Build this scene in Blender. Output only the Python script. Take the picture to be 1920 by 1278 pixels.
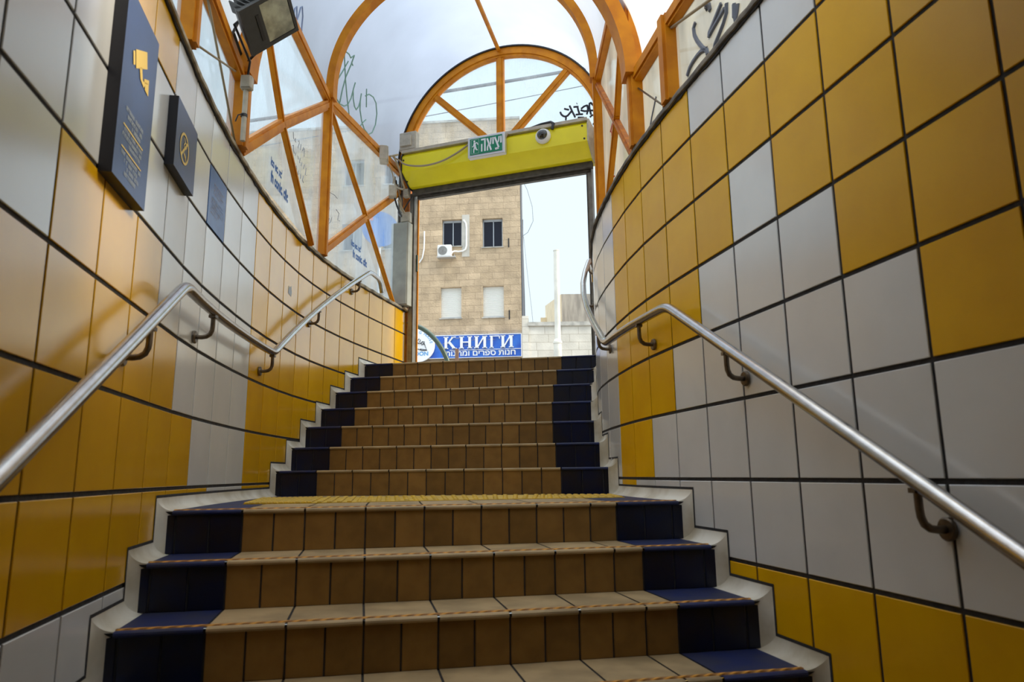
import bpy, math, random
from mathutils import Vector, Matrix
random.seed(7)
scene = bpy.context.scene
for o in list(bpy.data.objects): bpy.data.objects.remove(o)

# ---------------------------------------------------------------- units
# Working unit = one wall tile (0.30 m). y runs up the stairs, z is height above the eye level.
S = 0.3
Z0 = 4.65 * S
def W3(p): return Vector((p[0]*S, p[1]*S, p[2]*S + Z0))

# ---------------------------------------------------------------- camera
cam = bpy.data.cameras.new('camera'); camo = bpy.data.objects.new('camera', cam)
scene.collection.objects.link(camo); scene.camera = camo
PITCH, ROLL = math.radians(10.679), math.radians(-0.647)
cam.sensor_width = 36; cam.lens = 36*1323.5/1920
cam.clip_start = 0.05; cam.clip_end = 500
cam.dof.use_dof = True; cam.dof.focus_distance = 6.5; cam.dof.aperture_fstop = 4.5
R0 = Vector((1,0,0)); D0 = Vector((0, math.sin(PITCH), -math.cos(PITCH))); F0 = Vector((0, math.cos(PITCH), math.sin(PITCH)))
cr, sr = math.cos(ROLL), math.sin(ROLL)
Rv = cr*R0 - sr*D0; Dv = sr*R0 + cr*D0
camo.matrix_world = Matrix.Translation((0,0,Z0)) @ Matrix((( Rv.x,-Dv.x,-F0.x),(Rv.y,-Dv.y,-F0.y),(Rv.z,-Dv.z,-F0.z))).to_4x4()

# ---------------------------------------------------------------- light
scene.view_settings.view_transform = 'Standard'; scene.view_settings.look = 'None'
scene.view_settings.gamma = 1; scene.view_settings.use_curve_mapping = False
scene.view_settings.exposure = 1.06
world = bpy.data.worlds.new('sky'); scene.world = world; world.use_nodes = True
nt = world.node_tree; nt.nodes.clear()
wo = nt.nodes.new('ShaderNodeOutputWorld'); bg = nt.nodes.new('ShaderNodeBackground')
tc = nt.nodes.new('ShaderNodeTexCoord'); sx = nt.nodes.new('ShaderNodeSeparateXYZ'); cr_ = nt.nodes.new('ShaderNodeValToRGB')
nt.links.new(tc.outputs['Generated'], sx.inputs[0]); nt.links.new(sx.outputs['Z'], cr_.inputs[0])
e = cr_.color_ramp.elements
e[0].position = 0.0; e[0].color = (0.156, 0.175, 0.186, 1)
e[1].position = 1.0; e[1].color = (0.85, 0.92, 1.0, 1)
m_ = e.new(0.60); m_.color = (0.156, 0.190, 0.212, 1)
nt.links.new(cr_.outputs[0], bg.inputs[0]); bg.inputs[1].default_value = 2.75
nt.links.new(bg.outputs[0], wo.inputs[0])
sun = bpy.data.lights.new('sun', 'SUN'); suno = bpy.data.objects.new('sun', sun); scene.collection.objects.link(suno)
sun.energy = 1.9; sun.angle = math.radians(12); sun.color = (1.0, 0.88, 0.68)
sd = Vector((-0.84, 0.16, -0.50)).normalized()      # direction the light travels
suno.rotation_euler = sd.to_track_quat('-Z', 'Y').to_euler()

# ---------------------------------------------------------------- materials
MATS = {}
def nodes(name):
    m = bpy.data.materials.new(name); m.use_nodes = True; MATS[name] = m
    return m, m.node_tree, m.node_tree.nodes['Principled BSDF']
def mat(name, col, rough=0.5, metal=0.0, var=0.0, scale=8.0, bump=0.0, spec=0.5, vcol=None, stretch=None, coat=0.0, emit=0.0, island=0.0):
    m, t, b = nodes(name)
    b.inputs['Roughness'].default_value = rough; b.inputs['Metallic'].default_value = metal
    b.inputs['Specular IOR Level'].default_value = spec; b.inputs['Coat Weight'].default_value = coat; b.inputs['Coat Roughness'].default_value = 0.17 if 0.5 < coat < 0.9 else 0.03
    b.inputs['Base Color'].default_value = (*col, 1)
    N, L = t.nodes.new, t.links.new
    if var > 0 or bump > 0:
        co = N('ShaderNodeTexCoord'); mp = N('ShaderNodeMapping'); L(co.outputs['Object'], mp.inputs[0])
        if stretch: mp.inputs['Scale'].default_value = stretch
        no = N('ShaderNodeTexNoise'); no.inputs['Scale'].default_value = scale; no.inputs['Detail'].default_value = 6
        L(mp.outputs[0], no.inputs['Vector'])
        if var > 0:
            r = N('ShaderNodeValToRGB'); L(no.outputs['Fac'], r.inputs[0])
            v = vcol if vcol else tuple(c*(1-var) for c in col)
            r.color_ramp.elements[0].position = 0.35; r.color_ramp.elements[1].position = 0.62
            r.color_ramp.elements[0].color = (*v, 1); r.color_ramp.elements[1].color = (*col, 1)
            out = r.outputs[0]
            if island > 0:
                g = N('ShaderNodeNewGeometry'); mr = N('ShaderNodeMapRange'); L(g.outputs['Random Per Island'], mr.inputs[0])
                mr.inputs[3].default_value = 1-island; mr.inputs[4].default_value = 1.0
                mx = N('ShaderNodeVectorMath'); mx.operation = 'SCALE'; L(out, mx.inputs[0]); L(mr.outputs[0], mx.inputs['Scale']); out = mx.outputs[0]
            L(out, b.inputs['Base Color'])
        if bump > 0:
            bp = N('ShaderNodeBump'); bp.inputs['Strength'].default_value = bump; bp.inputs['Distance'].default_value = 0.01
            L(no.outputs['Fac'], bp.inputs['Height']); L(bp.outputs[0], b.inputs['Normal'])
    return m
tile_o = mat('orange glazed tile', (0.88, 0.475, 0.003), 0.22, var=0.08, scale=5, island=0.08, spec=0.35, coat=0.85, vcol=(0.82,0.43,0.003))
tile_or = mat('orange satin tile', (0.88, 0.49, 0.003), 0.26, var=0.08, scale=5, island=0.08, spec=0.28, coat=0.0, vcol=(0.82,0.44,0.003))
tile_w = mat('white glazed tile', (0.80, 0.81, 0.80), 0.20, var=0.06, scale=4, island=0.05, spec=0.4, coat=0.7)
grout = mat('dark grout', (0.035, 0.033, 0.035), 0.9, var=0.4, scale=40, bump=0.4)
cream = mat('cream cove tile', (0.86, 0.83, 0.73), 0.35, var=0.35, scale=5, vcol=(0.55,0.49,0.36))
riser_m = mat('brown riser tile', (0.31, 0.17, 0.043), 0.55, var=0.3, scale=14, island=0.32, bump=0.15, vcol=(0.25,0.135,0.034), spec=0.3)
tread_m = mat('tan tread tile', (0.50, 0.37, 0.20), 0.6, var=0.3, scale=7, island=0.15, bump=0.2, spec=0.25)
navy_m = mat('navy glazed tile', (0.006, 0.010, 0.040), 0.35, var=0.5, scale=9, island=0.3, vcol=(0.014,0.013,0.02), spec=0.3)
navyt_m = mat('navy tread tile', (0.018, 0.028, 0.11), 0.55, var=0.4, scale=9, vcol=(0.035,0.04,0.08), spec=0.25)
steel = mat('brushed stainless steel', (0.55, 0.54, 0.53), 0.22, metal=1.0, var=0.15, scale=30, stretch=(1,1,1))
steeld = mat('tarnished steel', (0.20, 0.16, 0.12), 0.4, metal=0.9, var=0.4, scale=30)
paint = mat('orange frame paint', (0.66, 0.245, 0.003), 0.5, var=0.2, scale=9, vcol=(0.52,0.17,0.003), spec=0.25)
rust = mat('orange weathered paint', (0.62, 0.20, 0.012), 0.55, spec=0.25, var=0.4, scale=14, vcol=(0.4,0.12,0.03))
yellow = mat('yellow shutter paint', (0.86, 0.76, 0.008), 0.30, var=0.08, scale=5, vcol=(0.8,0.70,0.008))
beige = mat('beige plastic', (0.50, 0.45, 0.35), 0.5, var=0.2, scale=20)
capm = mat('beige cap mortar', (0.46, 0.39, 0.27), 0.8, var=0.6, scale=9, bump=0.5, vcol=(0.16,0.13,0.09))
capd = mat('grey cap mortar', (0.22, 0.19, 0.15), 0.8, var=0.6, scale=9, bump=0.5, vcol=(0.09,0.08,0.07))
black = mat('black plastic', (0.012, 0.012, 0.013), 0.45)
darkgrey = mat('dark grey cast metal', (0.032, 0.034, 0.033), 0.45, var=0.2, scale=30)
greym = mat('grey steel guide', (0.23, 0.22, 0.19), 0.5, metal=0.5, var=0.4, scale=10, vcol=(0.14,0.12,0.10))
slatm = mat('dark shutter slat', (0.09, 0.08, 0.065), 0.5, metal=0.4, var=0.4, scale=20)
cabinet_m = mat('grey cabinet paint', (0.36, 0.36, 0.31), 0.5, var=0.25, scale=6)
white = mat('white plastic', (0.80, 0.80, 0.78), 0.4, var=0.05)
bluesign = mat('blue sign panel', (0.028, 0.065, 0.19), 0.28, var=0.2, scale=6)
edgeblack = mat('black sign edge', (0.006, 0.006, 0.012), 0.5)
signtext = mat('sign yellow print', (0.80, 0.55, 0.11), 0.4)
signpale = mat('sign pale print', (0.33, 0.36, 0.36), 0.4)
signdim = mat('sign dim print', (0.11, 0.16, 0.30), 0.4)
signdimo = mat('sign dim orange print', (0.26, 0.20, 0.22), 0.4)
bluetile = mat('blue printed tile', (0.05, 0.13, 0.36), 0.25, var=0.3, scale=14, vcol=(0.07,0.17,0.42))
green = mat('exit sign green', (0.0, 0.21, 0.10), 0.35)
alu = mat('aluminium trim', (0.62, 0.62, 0.62), 0.35, metal=0.6)
dome = mat('smoked dome', (0.01, 0.01, 0.01), 0.06, coat=1.0)
glassl = mat('lamp glass', (0.42, 0.42, 0.30), 0.12, var=0.5, scale=14, vcol=(0.2,0.2,0.15), coat=0.6)
concrete = mat('concrete', (0.12, 0.11, 0.10), 0.85, var=0.4, scale=2, bump=0.3)
asphalt = mat('pavement concrete', (0.35, 0.33, 0.30), 0.9, var=0.3, scale=3, bump=0.3)
ffloor = mat('floor terrazzo tile', (0.16, 0.14, 0.11), 0.4, var=0.3, scale=4)
inkg = mat('green marker', (0.22, 0.40, 0.32), 0.6)
inkb = mat('blue marker', (0.26, 0.34, 0.52), 0.6)
inkk = mat('black marker', (0.01, 0.01, 0.02), 0.5)
inkgrey = mat('grey spray paint', (0.16, 0.18, 0.23), 0.6)
inkr = mat('red marker', (0.55, 0.10, 0.08), 0.6)
stick = mat('blue sticker print', (0.01, 0.10, 0.36), 0.5)
greenr = mat('dark green painted tube', (0.055, 0.085, 0.06), 0.35, metal=0.1, var=0.3, scale=20)
brownp = mat('brown wooden post', (0.20, 0.11, 0.07), 0.7)
polem = mat('white painted pole', (0.74, 0.72, 0.64), 0.5, var=0.2, scale=3)
plaster = mat('cream plaster', (0.78, 0.68, 0.48), 0.8, var=0.1, scale=2)
greyc = mat('stained grey concrete', (0.42, 0.40, 0.36), 0.85, var=0.5, scale=1.2, stretch=(3,3,0.5), vcol=(0.25,0.24,0.22))
pipem = mat('grey drain pipe', (0.14, 0.15, 0.17), 0.5)
winframe = mat('grey window frame', (0.42, 0.46, 0.50), 0.4)
winglass = mat('dark window glass', (0.008, 0.009, 0.02), 0.15, spec=0.3)
shutterw = mat('white roller shutter', (0.80, 0.79, 0.74), 0.5)
signblue = mat('shop sign blue', (0.02, 0.10, 0.52), 0.35, var=0.3, scale=2, vcol=(0.03,0.16,0.62))
paleblue = mat('pale blue print', (0.14, 0.36, 0.66), 0.4)
signwhite = mat('sign white letter', (0.80, 0.82, 0.84), 0.4)
roadblue = mat('road sign blue', (0.03, 0.16, 0.52), 0.35)
hosem = mat('beige cable', (0.34, 0.27, 0.17), 0.6)
capstone = mat('coping stone', (0.52, 0.50, 0.45), 0.8, var=0.4, scale=3)
drv = mat('dirty white render', (0.55, 0.52, 0.46), 0.8, var=0.2, scale=2)

def stripes(name, c1, c2, scale, rough=0.6, bump=0.8, rot=0.8):
    m, t, b = nodes(name); N, L = t.nodes.new, t.links.new
    co = N('ShaderNodeTexCoord'); mp = N('ShaderNodeMapping'); mp.inputs['Rotation'].default_value = (0,0,rot); L(co.outputs['Object'], mp.inputs[0])
    wv = N('ShaderNodeTexWave'); wv.inputs['Scale'].default_value = scale; L(mp.outputs[0], wv.inputs[0])
    r = N('ShaderNodeValToRGB'); r.color_ramp.elements[0].color = (*c1,1); r.color_ramp.elements[1].color = (*c2,1); r.color_ramp.elements[0].position = .3
    L(wv.outputs[1], r.inputs[0]); L(r.outputs[0], b.inputs['Base Color'])
    bp = N('ShaderNodeBump'); bp.inputs['Strength'].default_value = bump; bp.inputs['Distance'].default_value = 0.004
    L(wv.outputs[1], bp.inputs['Height']); L(bp.outputs[0], b.inputs['Normal']); b.inputs['Roughness'].default_value = rough
    return m
grip = stripes('orange grip strip', (0.30,0.13,0.02), (0.80,0.38,0.05), 14)
tactile = mat('yellow tactile paving', (0.72, 0.47, 0.03), 0.5, var=0.35, scale=14, bump=0.2, vcol=(0.5,0.33,0.04))

def brick(name, c1, c2, mortar, w, h, ms=0.012, rough=0.85, bump=0.5, nv=0.5):
    m, t, b = nodes(name); N, L = t.nodes.new, t.links.new
    co = N('ShaderNodeTexCoord'); sp = N('ShaderNodeSeparateXYZ'); cb = N('ShaderNodeCombineXYZ')
    ad = N('ShaderNodeMath'); ad.operation = 'ADD'
    L(co.outputs['Object'], sp.inputs[0]); L(sp.outputs[0], ad.inputs[0]); L(sp.outputs[1], ad.inputs[1])
    L(ad.outputs[0], cb.inputs[0]); L(sp.outputs[2], cb.inputs[1])
    br = N('ShaderNodeTexBrick'); L(cb.outputs[0], br.inputs['Vector'])
    br.inputs['Color1'].default_value = (*c1,1); br.inputs['Color2'].default_value = (*c2,1); br.inputs['Mortar'].default_value = (*mortar,1)
    br.inputs['Scale'].default_value = 1; br.inputs['Brick Width'].default_value = w; br.inputs['Row Height'].default_value = h; br.inputs['Mortar Size'].default_value = ms
    br.offset = 0.43; br.squash = 0.8; br.squash_frequency = 3
    no = N('ShaderNodeTexNoise'); no.inputs['Scale'].default_value = 1.6; no.inputs['Detail'].default_value = 8; L(co.outputs['Object'], no.inputs[0])
    n2 = N('ShaderNodeTexNoise'); n2.inputs['Scale'].default_value = 14; n2.inputs['Detail'].default_value = 6; L(co.outputs['Object'], n2.inputs[0])
    mr = N('ShaderNodeMapRange'); L(no.outputs['Fac'], mr.inputs[0]); mr.inputs[1].default_value = 0.3; mr.inputs[2].default_value = 0.7
    mr.inputs[3].default_value = 1-nv; mr.inputs[4].default_value = 1.05
    sc = N('ShaderNodeVectorMath'); sc.operation = 'SCALE'; L(br.outputs[0], sc.inputs[0]); L(mr.outputs[0], sc.inputs['Scale'])
    L(sc.outputs[0], b.inputs['Base Color']); b.inputs['Roughness'].default_value = rough
    mi = N('ShaderNodeMath'); mi.operation = 'SUBTRACT'; L(n2.outputs['Fac'], mi.inputs[0]); L(br.outputs['Fac'], mi.inputs[1])
    bp = N('ShaderNodeBump'); bp.inputs['Strength'].default_value = bump; bp.inputs['Distance'].default_value = 0.03
    L(mi.outputs[0], bp.inputs['Height']); L(bp.outputs[0], b.inputs['Normal'])
    return m
stone = brick('tan stone blocks', (0.62,0.47,0.31), (0.52,0.39,0.25), (0.46,0.34,0.22), 0.66, 0.325, 0.010, bump=0.9, nv=0.30)
stonew = brick('pale stone blocks', (0.72,0.68,0.60), (0.62,0.58,0.50), (0.45,0.40,0.33), 0.95, 0.36, 0.012, bump=0.3, nv=0.18)

def glassy(name, tint, amount, scale=3, streak=(6,6,0.8), lo=0.0, tcol=(0.9,0.95,0.97), vein=0.25, gloss=0.08, ior=1.3, stain=0.10):
    # dirty pane: mostly see-through or mostly milky depending on 'amount'
    m = bpy.data.materials.new(name); m.use_nodes = True; t = m.node_tree; t.nodes.clear(); N, L = t.nodes.new, t.links.new
    o = N('ShaderNodeOutputMaterial'); mx = N('ShaderNodeMixShader'); tr = N('ShaderNodeBsdfTransparent'); tl = N('ShaderNodeBsdfTranslucent'); df = N('ShaderNodeBsdfDiffuse')
    gl = N('ShaderNodeBsdfGlossy'); gl.inputs['Roughness'].default_value = gloss; m2 = N('ShaderNodeMixShader'); m3 = N('ShaderNodeMixShader')
    tr.inputs[0].default_value = (*tcol,1); tl.inputs[0].default_value = (*tint,1); df.inputs[0].default_value = (*tint,1)
    co = N('ShaderNodeTexCoord'); mp = N('ShaderNodeMapping'); mp.inputs['Scale'].default_value = streak; L(co.outputs['Object'], mp.inputs[0])
    no = N('ShaderNodeTexNoise'); no.inputs['Scale'].default_value = scale; no.inputs['Detail'].default_value = 9; no.inputs['Roughness'].default_value = .65; L(mp.outputs[0], no.inputs[0])
    mr = N('ShaderNodeMapRange'); L(no.outputs['Fac'], mr.inputs[0]); mr.inputs[1].default_value = 0.3; mr.inputs[2].default_value = 0.7
    mr.inputs[3].default_value = max(0, amount-vein); mr.inputs[4].default_value = min(1, amount+vein)
    st_ = N('ShaderNodeTexNoise'); st_.inputs['Scale'].default_value = scale*1.7; st_.inputs['Detail'].default_value = 7; L(mp.outputs[0], st_.inputs[0])
    sr_ = N('ShaderNodeMapRange'); L(st_.outputs['Fac'], sr_.inputs[0]); sr_.inputs[1].default_value = 0.3; sr_.inputs[2].default_value = 0.7; sr_.inputs[3].default_value = 1-stain; sr_.inputs[4].default_value = 1.0
    sv_ = N('ShaderNodeVectorMath'); sv_.operation = 'SCALE'; sv_.inputs[0].default_value = tint; L(sr_.outputs[0], sv_.inputs['Scale']); L(sv_.outputs[0], tl.inputs[0]); L(sv_.outputs[0], df.inputs[0])
    m3.inputs[0].default_value = 0.15; L(tl.outputs[0], m3.inputs[1]); L(df.outputs[0], m3.inputs[2])
    L(mr.outputs[0], mx.inputs[0]); L(tr.outputs[0], mx.inputs[1]); L(m3.outputs[0], mx.inputs[2])
    lw = N('ShaderNodeLayerWeight'); lw.inputs[0].default_value = 0.5; pw = N('ShaderNodeMath'); pw.operation = 'POWER'; L(lw.outputs['Facing'], pw.inputs[0]); pw.inputs[1].default_value = 5.0
    ml = N('ShaderNodeMath'); ml.operation = 'MULTIPLY_ADD'; L(pw.outputs[0], ml.inputs[0]); ml.inputs[1].default_value = (ior-1)*2; ml.inputs[2].default_value = (ior-1)*0.12; L(ml.outputs[0], m2.inputs[0]); L(mx.outputs[0], m2.inputs[1]); L(gl.outputs[0], m2.inputs[2])
    L(m2.outputs[0], o.inputs[0]); MATS[name] = m
    return m
vaultm = glassy('milky vault sheet', (0.40,0.425,0.485), 0.96, 0.9, (1,1,1), vein=0.04, gloss=0.55, ior=1.12, stain=0.14)
vaultd = glassy('brightened low vault sheet', (0.72,0.72,0.72), 0.97, 1.5, (1,1,1), vein=0.03, gloss=0.5, ior=1.15)  # lower vault only: tint raised to pass extra light onto the stairs
glassL = glassy('dirty glass', (0.60,0.67,0.72), 0.50, 1.2, (2.5,2.5,0.7), vein=0.28)
glassR = glassy('grimy glass', (0.46,0.435,0.36), 0.93, 1.2, (2.5,2.5,0.7), vein=0.06, stain=0.5)
glassF = glassy('fanlight glass', (0.78,0.84,0.88), 0.22, 2.0, (2.5,2.5,0.6), vein=0.15)

# ---------------------------------------------------------------- mesh tools
class MB:
    def __init__(s): s.v=[]; s.f=[]; s.m=[]; s.sm=[]; s.merge=True
    def quad(s, pts, mi=0, smooth=False):
        n=len(s.v); s.v += [tuple(p) for p in pts]; s.f.append(tuple(range(n,n+len(pts)))); s.m.append(mi); s.sm.append(smooth)
    def grid(s, rows, mi=0, smooth=True, closed=False, loop=False):
        n=len(s.v); w=len(rows[0])
        for r in rows: s.v += [tuple(p) for p in r]
        H = len(rows) if loop else len(rows)-1
        for i in range(H):
            for j in range(w if closed else w-1):
                a=i*w+j; b=i*w+(j+1)%w; i2=(i+1)%len(rows); c=i2*w+(j+1)%w; d=i2*w+j
                s.f.append((n+a,n+b,n+c,n+d)); s.m.append(mi if not isinstance(mi,list) else mi[j]); s.sm.append(smooth)
    def box(s, c, h, ax=None, mi=0, bev=0.0):
        c=Vector(c); ax=ax or (Vector((1,0,0)),Vector((0,1,0)),Vector((0,0,1)))
        X,Y,Z=[Vector(a).normalized() for a in ax]
        hx,hy,hz=h; b=min(bev,hx*.9,hy*.9,hz*.9)
        if b<=0:
            P=[c+X*(sx*hx)+Y*(sy*hy)+Z*(sz*hz) for sx in(-1,1) for sy in(-1,1) for sz in(-1,1)]
            n=len(s.v); s.v += [tuple(p) for p in P]
            for f in ((0,1,3,2),(4,6,7,5),(0,4,5,1),(2,3,7,6),(0,2,6,4),(1,5,7,3)):
                s.f.append(tuple(n+i for i in f)); s.m.append(mi); s.sm.append(False)
            return
        # chamfered box: one ring per level
        def ring(dx,dy,dz):
            o=[]
            for sx,sy,k in ((1,1,0),(1,1,1),(-1,1,0),(-1,1,1),(-1,-1,0),(-1,-1,1),(1,-1,0),(1,-1,1)):
                first = (sx*sy>0)
                if (k==0)==first: p=(sx*dx, sy*(dy-b))
                else: p=(sx*(dx-b), sy*dy)
                o.append(c+X*p[0]+Y*p[1]+Z*dz)
            return o
        rs=[ring(hx-b,hy-b,-hz),ring(hx,hy,-hz+b),ring(hx,hy,hz-b),ring(hx-b,hy-b,hz)]
        n=len(s.v); s.grid(rs,mi,False,closed=True)
        s.f.append(tuple(n+i for i in reversed(range(8)))); s.m.append(mi); s.sm.append(False)
        s.f.append(tuple(n+24+i for i in range(8))); s.m.append(mi); s.sm.append(False)
    def bar(s, a, b, w, d, up=(0,0,1), mi=0, bev=0.0, ext=0.0):
        a=Vector(a); b=Vector(b); X=(b-a); L=X.length; X.normalize(); Zv=Vector(up); Y=Zv.cross(X)
        if Y.length<1e-4: Y=Vector((0,1,0)).cross(X)
        Y.normalize(); Zv=X.cross(Y)
        s.box((a+b)/2,(L/2+ext,w/2,d/2),(X,Y,Zv),mi,bev)
    def tube(s, pts, r, n=10, mi=0, cap=True, loop=False):
        pts=[Vector(p) for p in pts]; N=len(pts); up=None; rows=[]
        for i,p in enumerate(pts):
            a=pts[max(i-1,0)]; b=pts[min(i+1,N-1)]; t=(b-a)
            if t.length<1e-9: t=Vector((0,0,1))
            t.normalize()
            if up is None:
                up=Vector((0,0,1)) if abs(t.z)<.9 else Vector((0,1,0))
            u=up-t*up.dot(t)
            if u.length<1e-5: u=Vector((1,0,0))-t*t.x
            u.normalize(); up=u; v=t.cross(u); rr=r[i] if isinstance(r,(list,tuple)) else r
            rows.append([p+u*(math.cos(k*2*math.pi/n)*rr)+v*(math.sin(k*2*math.pi/n)*rr) for k in range(n)])
        m=len(s.v); s.grid(rows,mi,True,closed=True)
        if cap:
            s.f.append(tuple(m+i for i in reversed(range(n)))); s.m.append(mi); s.sm.append(False)
            k=m+(N-1)*n; s.f.append(tuple(k+i for i in range(n))); s.m.append(mi); s.sm.append(False)
    def disc(s, c, axis, r, h, n=24, mi=0, bev=0.0):
        c=Vector(c); a=Vector(axis).normalized()
        pr=[(0.0,r)] + ([(h-bev,r),(h,r-bev)] if bev>0 else [(h,r)])
        s.lathe(c,a,pr,n,mi)
    def lathe(s, c, a, prof, n=24, mi=0, capend=True, arc=None, ref=None):
        c=Vector(c); a=Vector(a).normalized(); u=Vector(ref) if ref else (Vector((0,0,1)) if abs(a.z)<.9 else Vector((1,0,0))); u=(u-a*u.dot(a)).normalized(); v=a.cross(u)
        rows=[[c+a*h+u*(math.cos(k*2*math.pi/n)*r)+v*(math.sin(k*2*math.pi/n)*r) for k in range(n)] for h,r in prof]
        m=len(s.v); s.grid(rows,mi,True,closed=True)
        if capend:
            s.f.append(tuple(m+i for i in reversed(range(n)))); s.m.append(mi); s.sm.append(False)
            k=m+(len(prof)-1)*n; s.f.append(tuple(k+i for i in range(n))); s.m.append(mi); s.sm.append(False)
    def prism(s, poly, h, mi=0):
        # poly: list of 3D points (planar), h: vector
        h=Vector(h); A=[Vector(p) for p in poly]; B=[p+h for p in A]; n=len(A)
        s.quad(B,mi); s.quad(list(reversed(A)),mi)
        for i in range(n): s.quad([A[i],A[(i+1)%n],B[(i+1)%n],B[i]],mi)
    def build(s, name, mats, parent=None, label=None, cat=None, group=None, kind=None, auto=True):
        me=bpy.data.meshes.new(name)
        if not isinstance(mats,(list,tuple)): mats=[mats]
        me.from_pydata([W3(p) for p in s.v],[],s.f)
        for m in mats: me.materials.append(m)
        me.polygons.foreach_set('material_index',s.m); me.polygons.foreach_set('use_smooth',s.sm)
        me.update()
        import bmesh
        bm=bmesh.new(); bm.from_mesh(me); bmesh.ops.remove_doubles(bm,verts=bm.verts,dist=1e-5 if s.merge else 0.0)
        if auto: bmesh.ops.recalc_face_normals(bm,faces=bm.faces)
        for e in bm.edges:
            if len(e.link_faces)==2 and e.calc_face_angle(0)>0.7: e.smooth=False
        bm.to_mesh(me); bm.free()
        o=bpy.data.objects.new(name,me); scene.collection.objects.link(o)
        if parent: put(o,parent)
        return tag(o,label,cat,group,kind)
WORLDLOC={}
def wloc(o):
    return WORLDLOC.get(o.name, Vector((0,0,0)))
def put(o,parent):
    o.parent=parent; o.matrix_parent_inverse=Matrix.Translation(-wloc(parent))
def tag(o,label=None,cat=None,group=None,kind=None):
    if label: o['label']=label
    if cat: o['category']=cat
    if group: o['group']=group
    if kind: o['kind']=kind
    return o
def empty(name,loc,label=None,cat=None,group=None,kind=None,parent=None):
    o=bpy.data.objects.new(name,None); scene.collection.objects.link(o); l=W3(loc)
    o.empty_display_size=0.1
    if parent: put(o,parent)
    o.location=l; WORLDLOC[o.name]=l
    return tag(o,label,cat,group,kind)

def textmesh(body, size, origin, ax, up, thick=0.0, mats=None, name='lettering', parent=None, align='CENTER', sx=1.0, bold=0.0, flip=False, label=None, shear=0.0, space=1.0):
    c=bpy.data.curves.new(name,'FONT'); c.body=body; c.size=1; c.align_x=align; c.align_y='BOTTOM_BASELINE' if False else 'CENTER'; c.offset=bold; c.shear=shear; c.space_character=space
    c.resolution_u=3
    o=bpy.data.objects.new('tmp',c); scene.collection.objects.link(o)
    dg=bpy.context.evaluated_depsgraph_get(); me=bpy.data.meshes.new_from_object(o.evaluated_get(dg))
    bpy.data.objects.remove(o)
    A=Vector(ax).normalized(); U=Vector(up).normalized(); Nn=A.cross(U).normalized(); b=MB()
    O=Vector(origin)
    for p in me.polygons:
        P=[O+A*(me.vertices[i].co.x*size*sx*(-1 if flip else 1))+U*(me.vertices[i].co.y*size) for i in p.vertices]
        if flip: P.reverse()
        b.quad([q+Nn*thick for q in P])
    if thick>0.03:
        # side walls from boundary edges
        cnt={}
        for p in me.polygons:
            for e in p.edge_keys: cnt[e]=cnt.get(e,0)+1
        for (i,j),k in cnt.items():
            if k==1:
                a_,b_=[O+A*(me.vertices[q].co.x*size*sx)+U*(me.vertices[q].co.y*size) for q in (i,j)]
                b.quad([a_,b_,b_+Nn*thick,a_+Nn*thick])
    bpy.data.meshes.remove(me)
    return b.build(name,mats,parent,auto=False,label=label)

# ---------------------------------------------------------------- plan of the two curved walls (tile joints, room face)
WL=[(-3.686,5.353),(-3.915,6.391),(-4.12,7.379),(-4.33,8.377),(-4.551,9.37),(-4.731,10.376),(-4.866,11.381),(-4.988,12.392),(-5.095,13.43),(-5.166,14.473),(-5.199,15.532),(-5.199,16.568),(-5.142,17.573),(-5.035,18.567),(-4.891,19.548),(-4.709,20.528),(-4.479,21.511),(-4.242,22.494),(-3.991,23.485),(-3.74,24.47)]
WR=[(3.726,4.866),(3.532,5.849),(3.323,6.837),(3.126,7.835),(2.907,8.81),(2.702,9.788),(2.495,10.772),(2.306,11.764),(2.182,12.778),(2.095,13.8),(2.029,14.836),(2.003,15.835),(2.03,16.82),(2.14,17.81),(2.30,18.80),(2.51,19.77),(2.75,20.73),(3.0,21.7),(3.12,22.15)]
def smooth(A,k=1):
    for _ in range(k):
        A=[A[0]]+[tuple((A[i-1][j]+2*A[i][j]+A[i+1][j])/4 for j in (0,1)) for i in range(1,len(A)-1)]+[A[-1]]
    return A
WL=smooth(WL); WR=smooth(WR)
def wall_pt(W,u):
    n=len(W)
    if u<=0: a,b=W[0],W[1]; i=0; t=u
    elif u>=n-1: a,b=W[-2],W[-1]; i=n-2; t=u-i
    else: i=int(u); t=u-i; a,b=W[i],W[i+1]
    return Vector((a[0]+(b[0]-a[0])*t, a[1]+(b[1]-a[1])*t, 0))
def wall_n(W,u,side):
    d=wall_pt(W,u+.5)-wall_pt(W,u-.5); d.normalize()
    return Vector((d.y,-d.x,0))*side     # towards the room (side=+1 left wall, -1 right wall)
def wp(W,side,u,z,off=0.0):
    p=wall_pt(W,u)+wall_n(W,u,side)*off; p.z=z; return p
LW=(WL,1); RW=(WR,-1)
FLOOR=-4.65; LAND=-0.41; RH=0.53; TOP=LAND+7*RH; CAP=5.70
zR0=-0.0974; zL0=-0.1348

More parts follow.
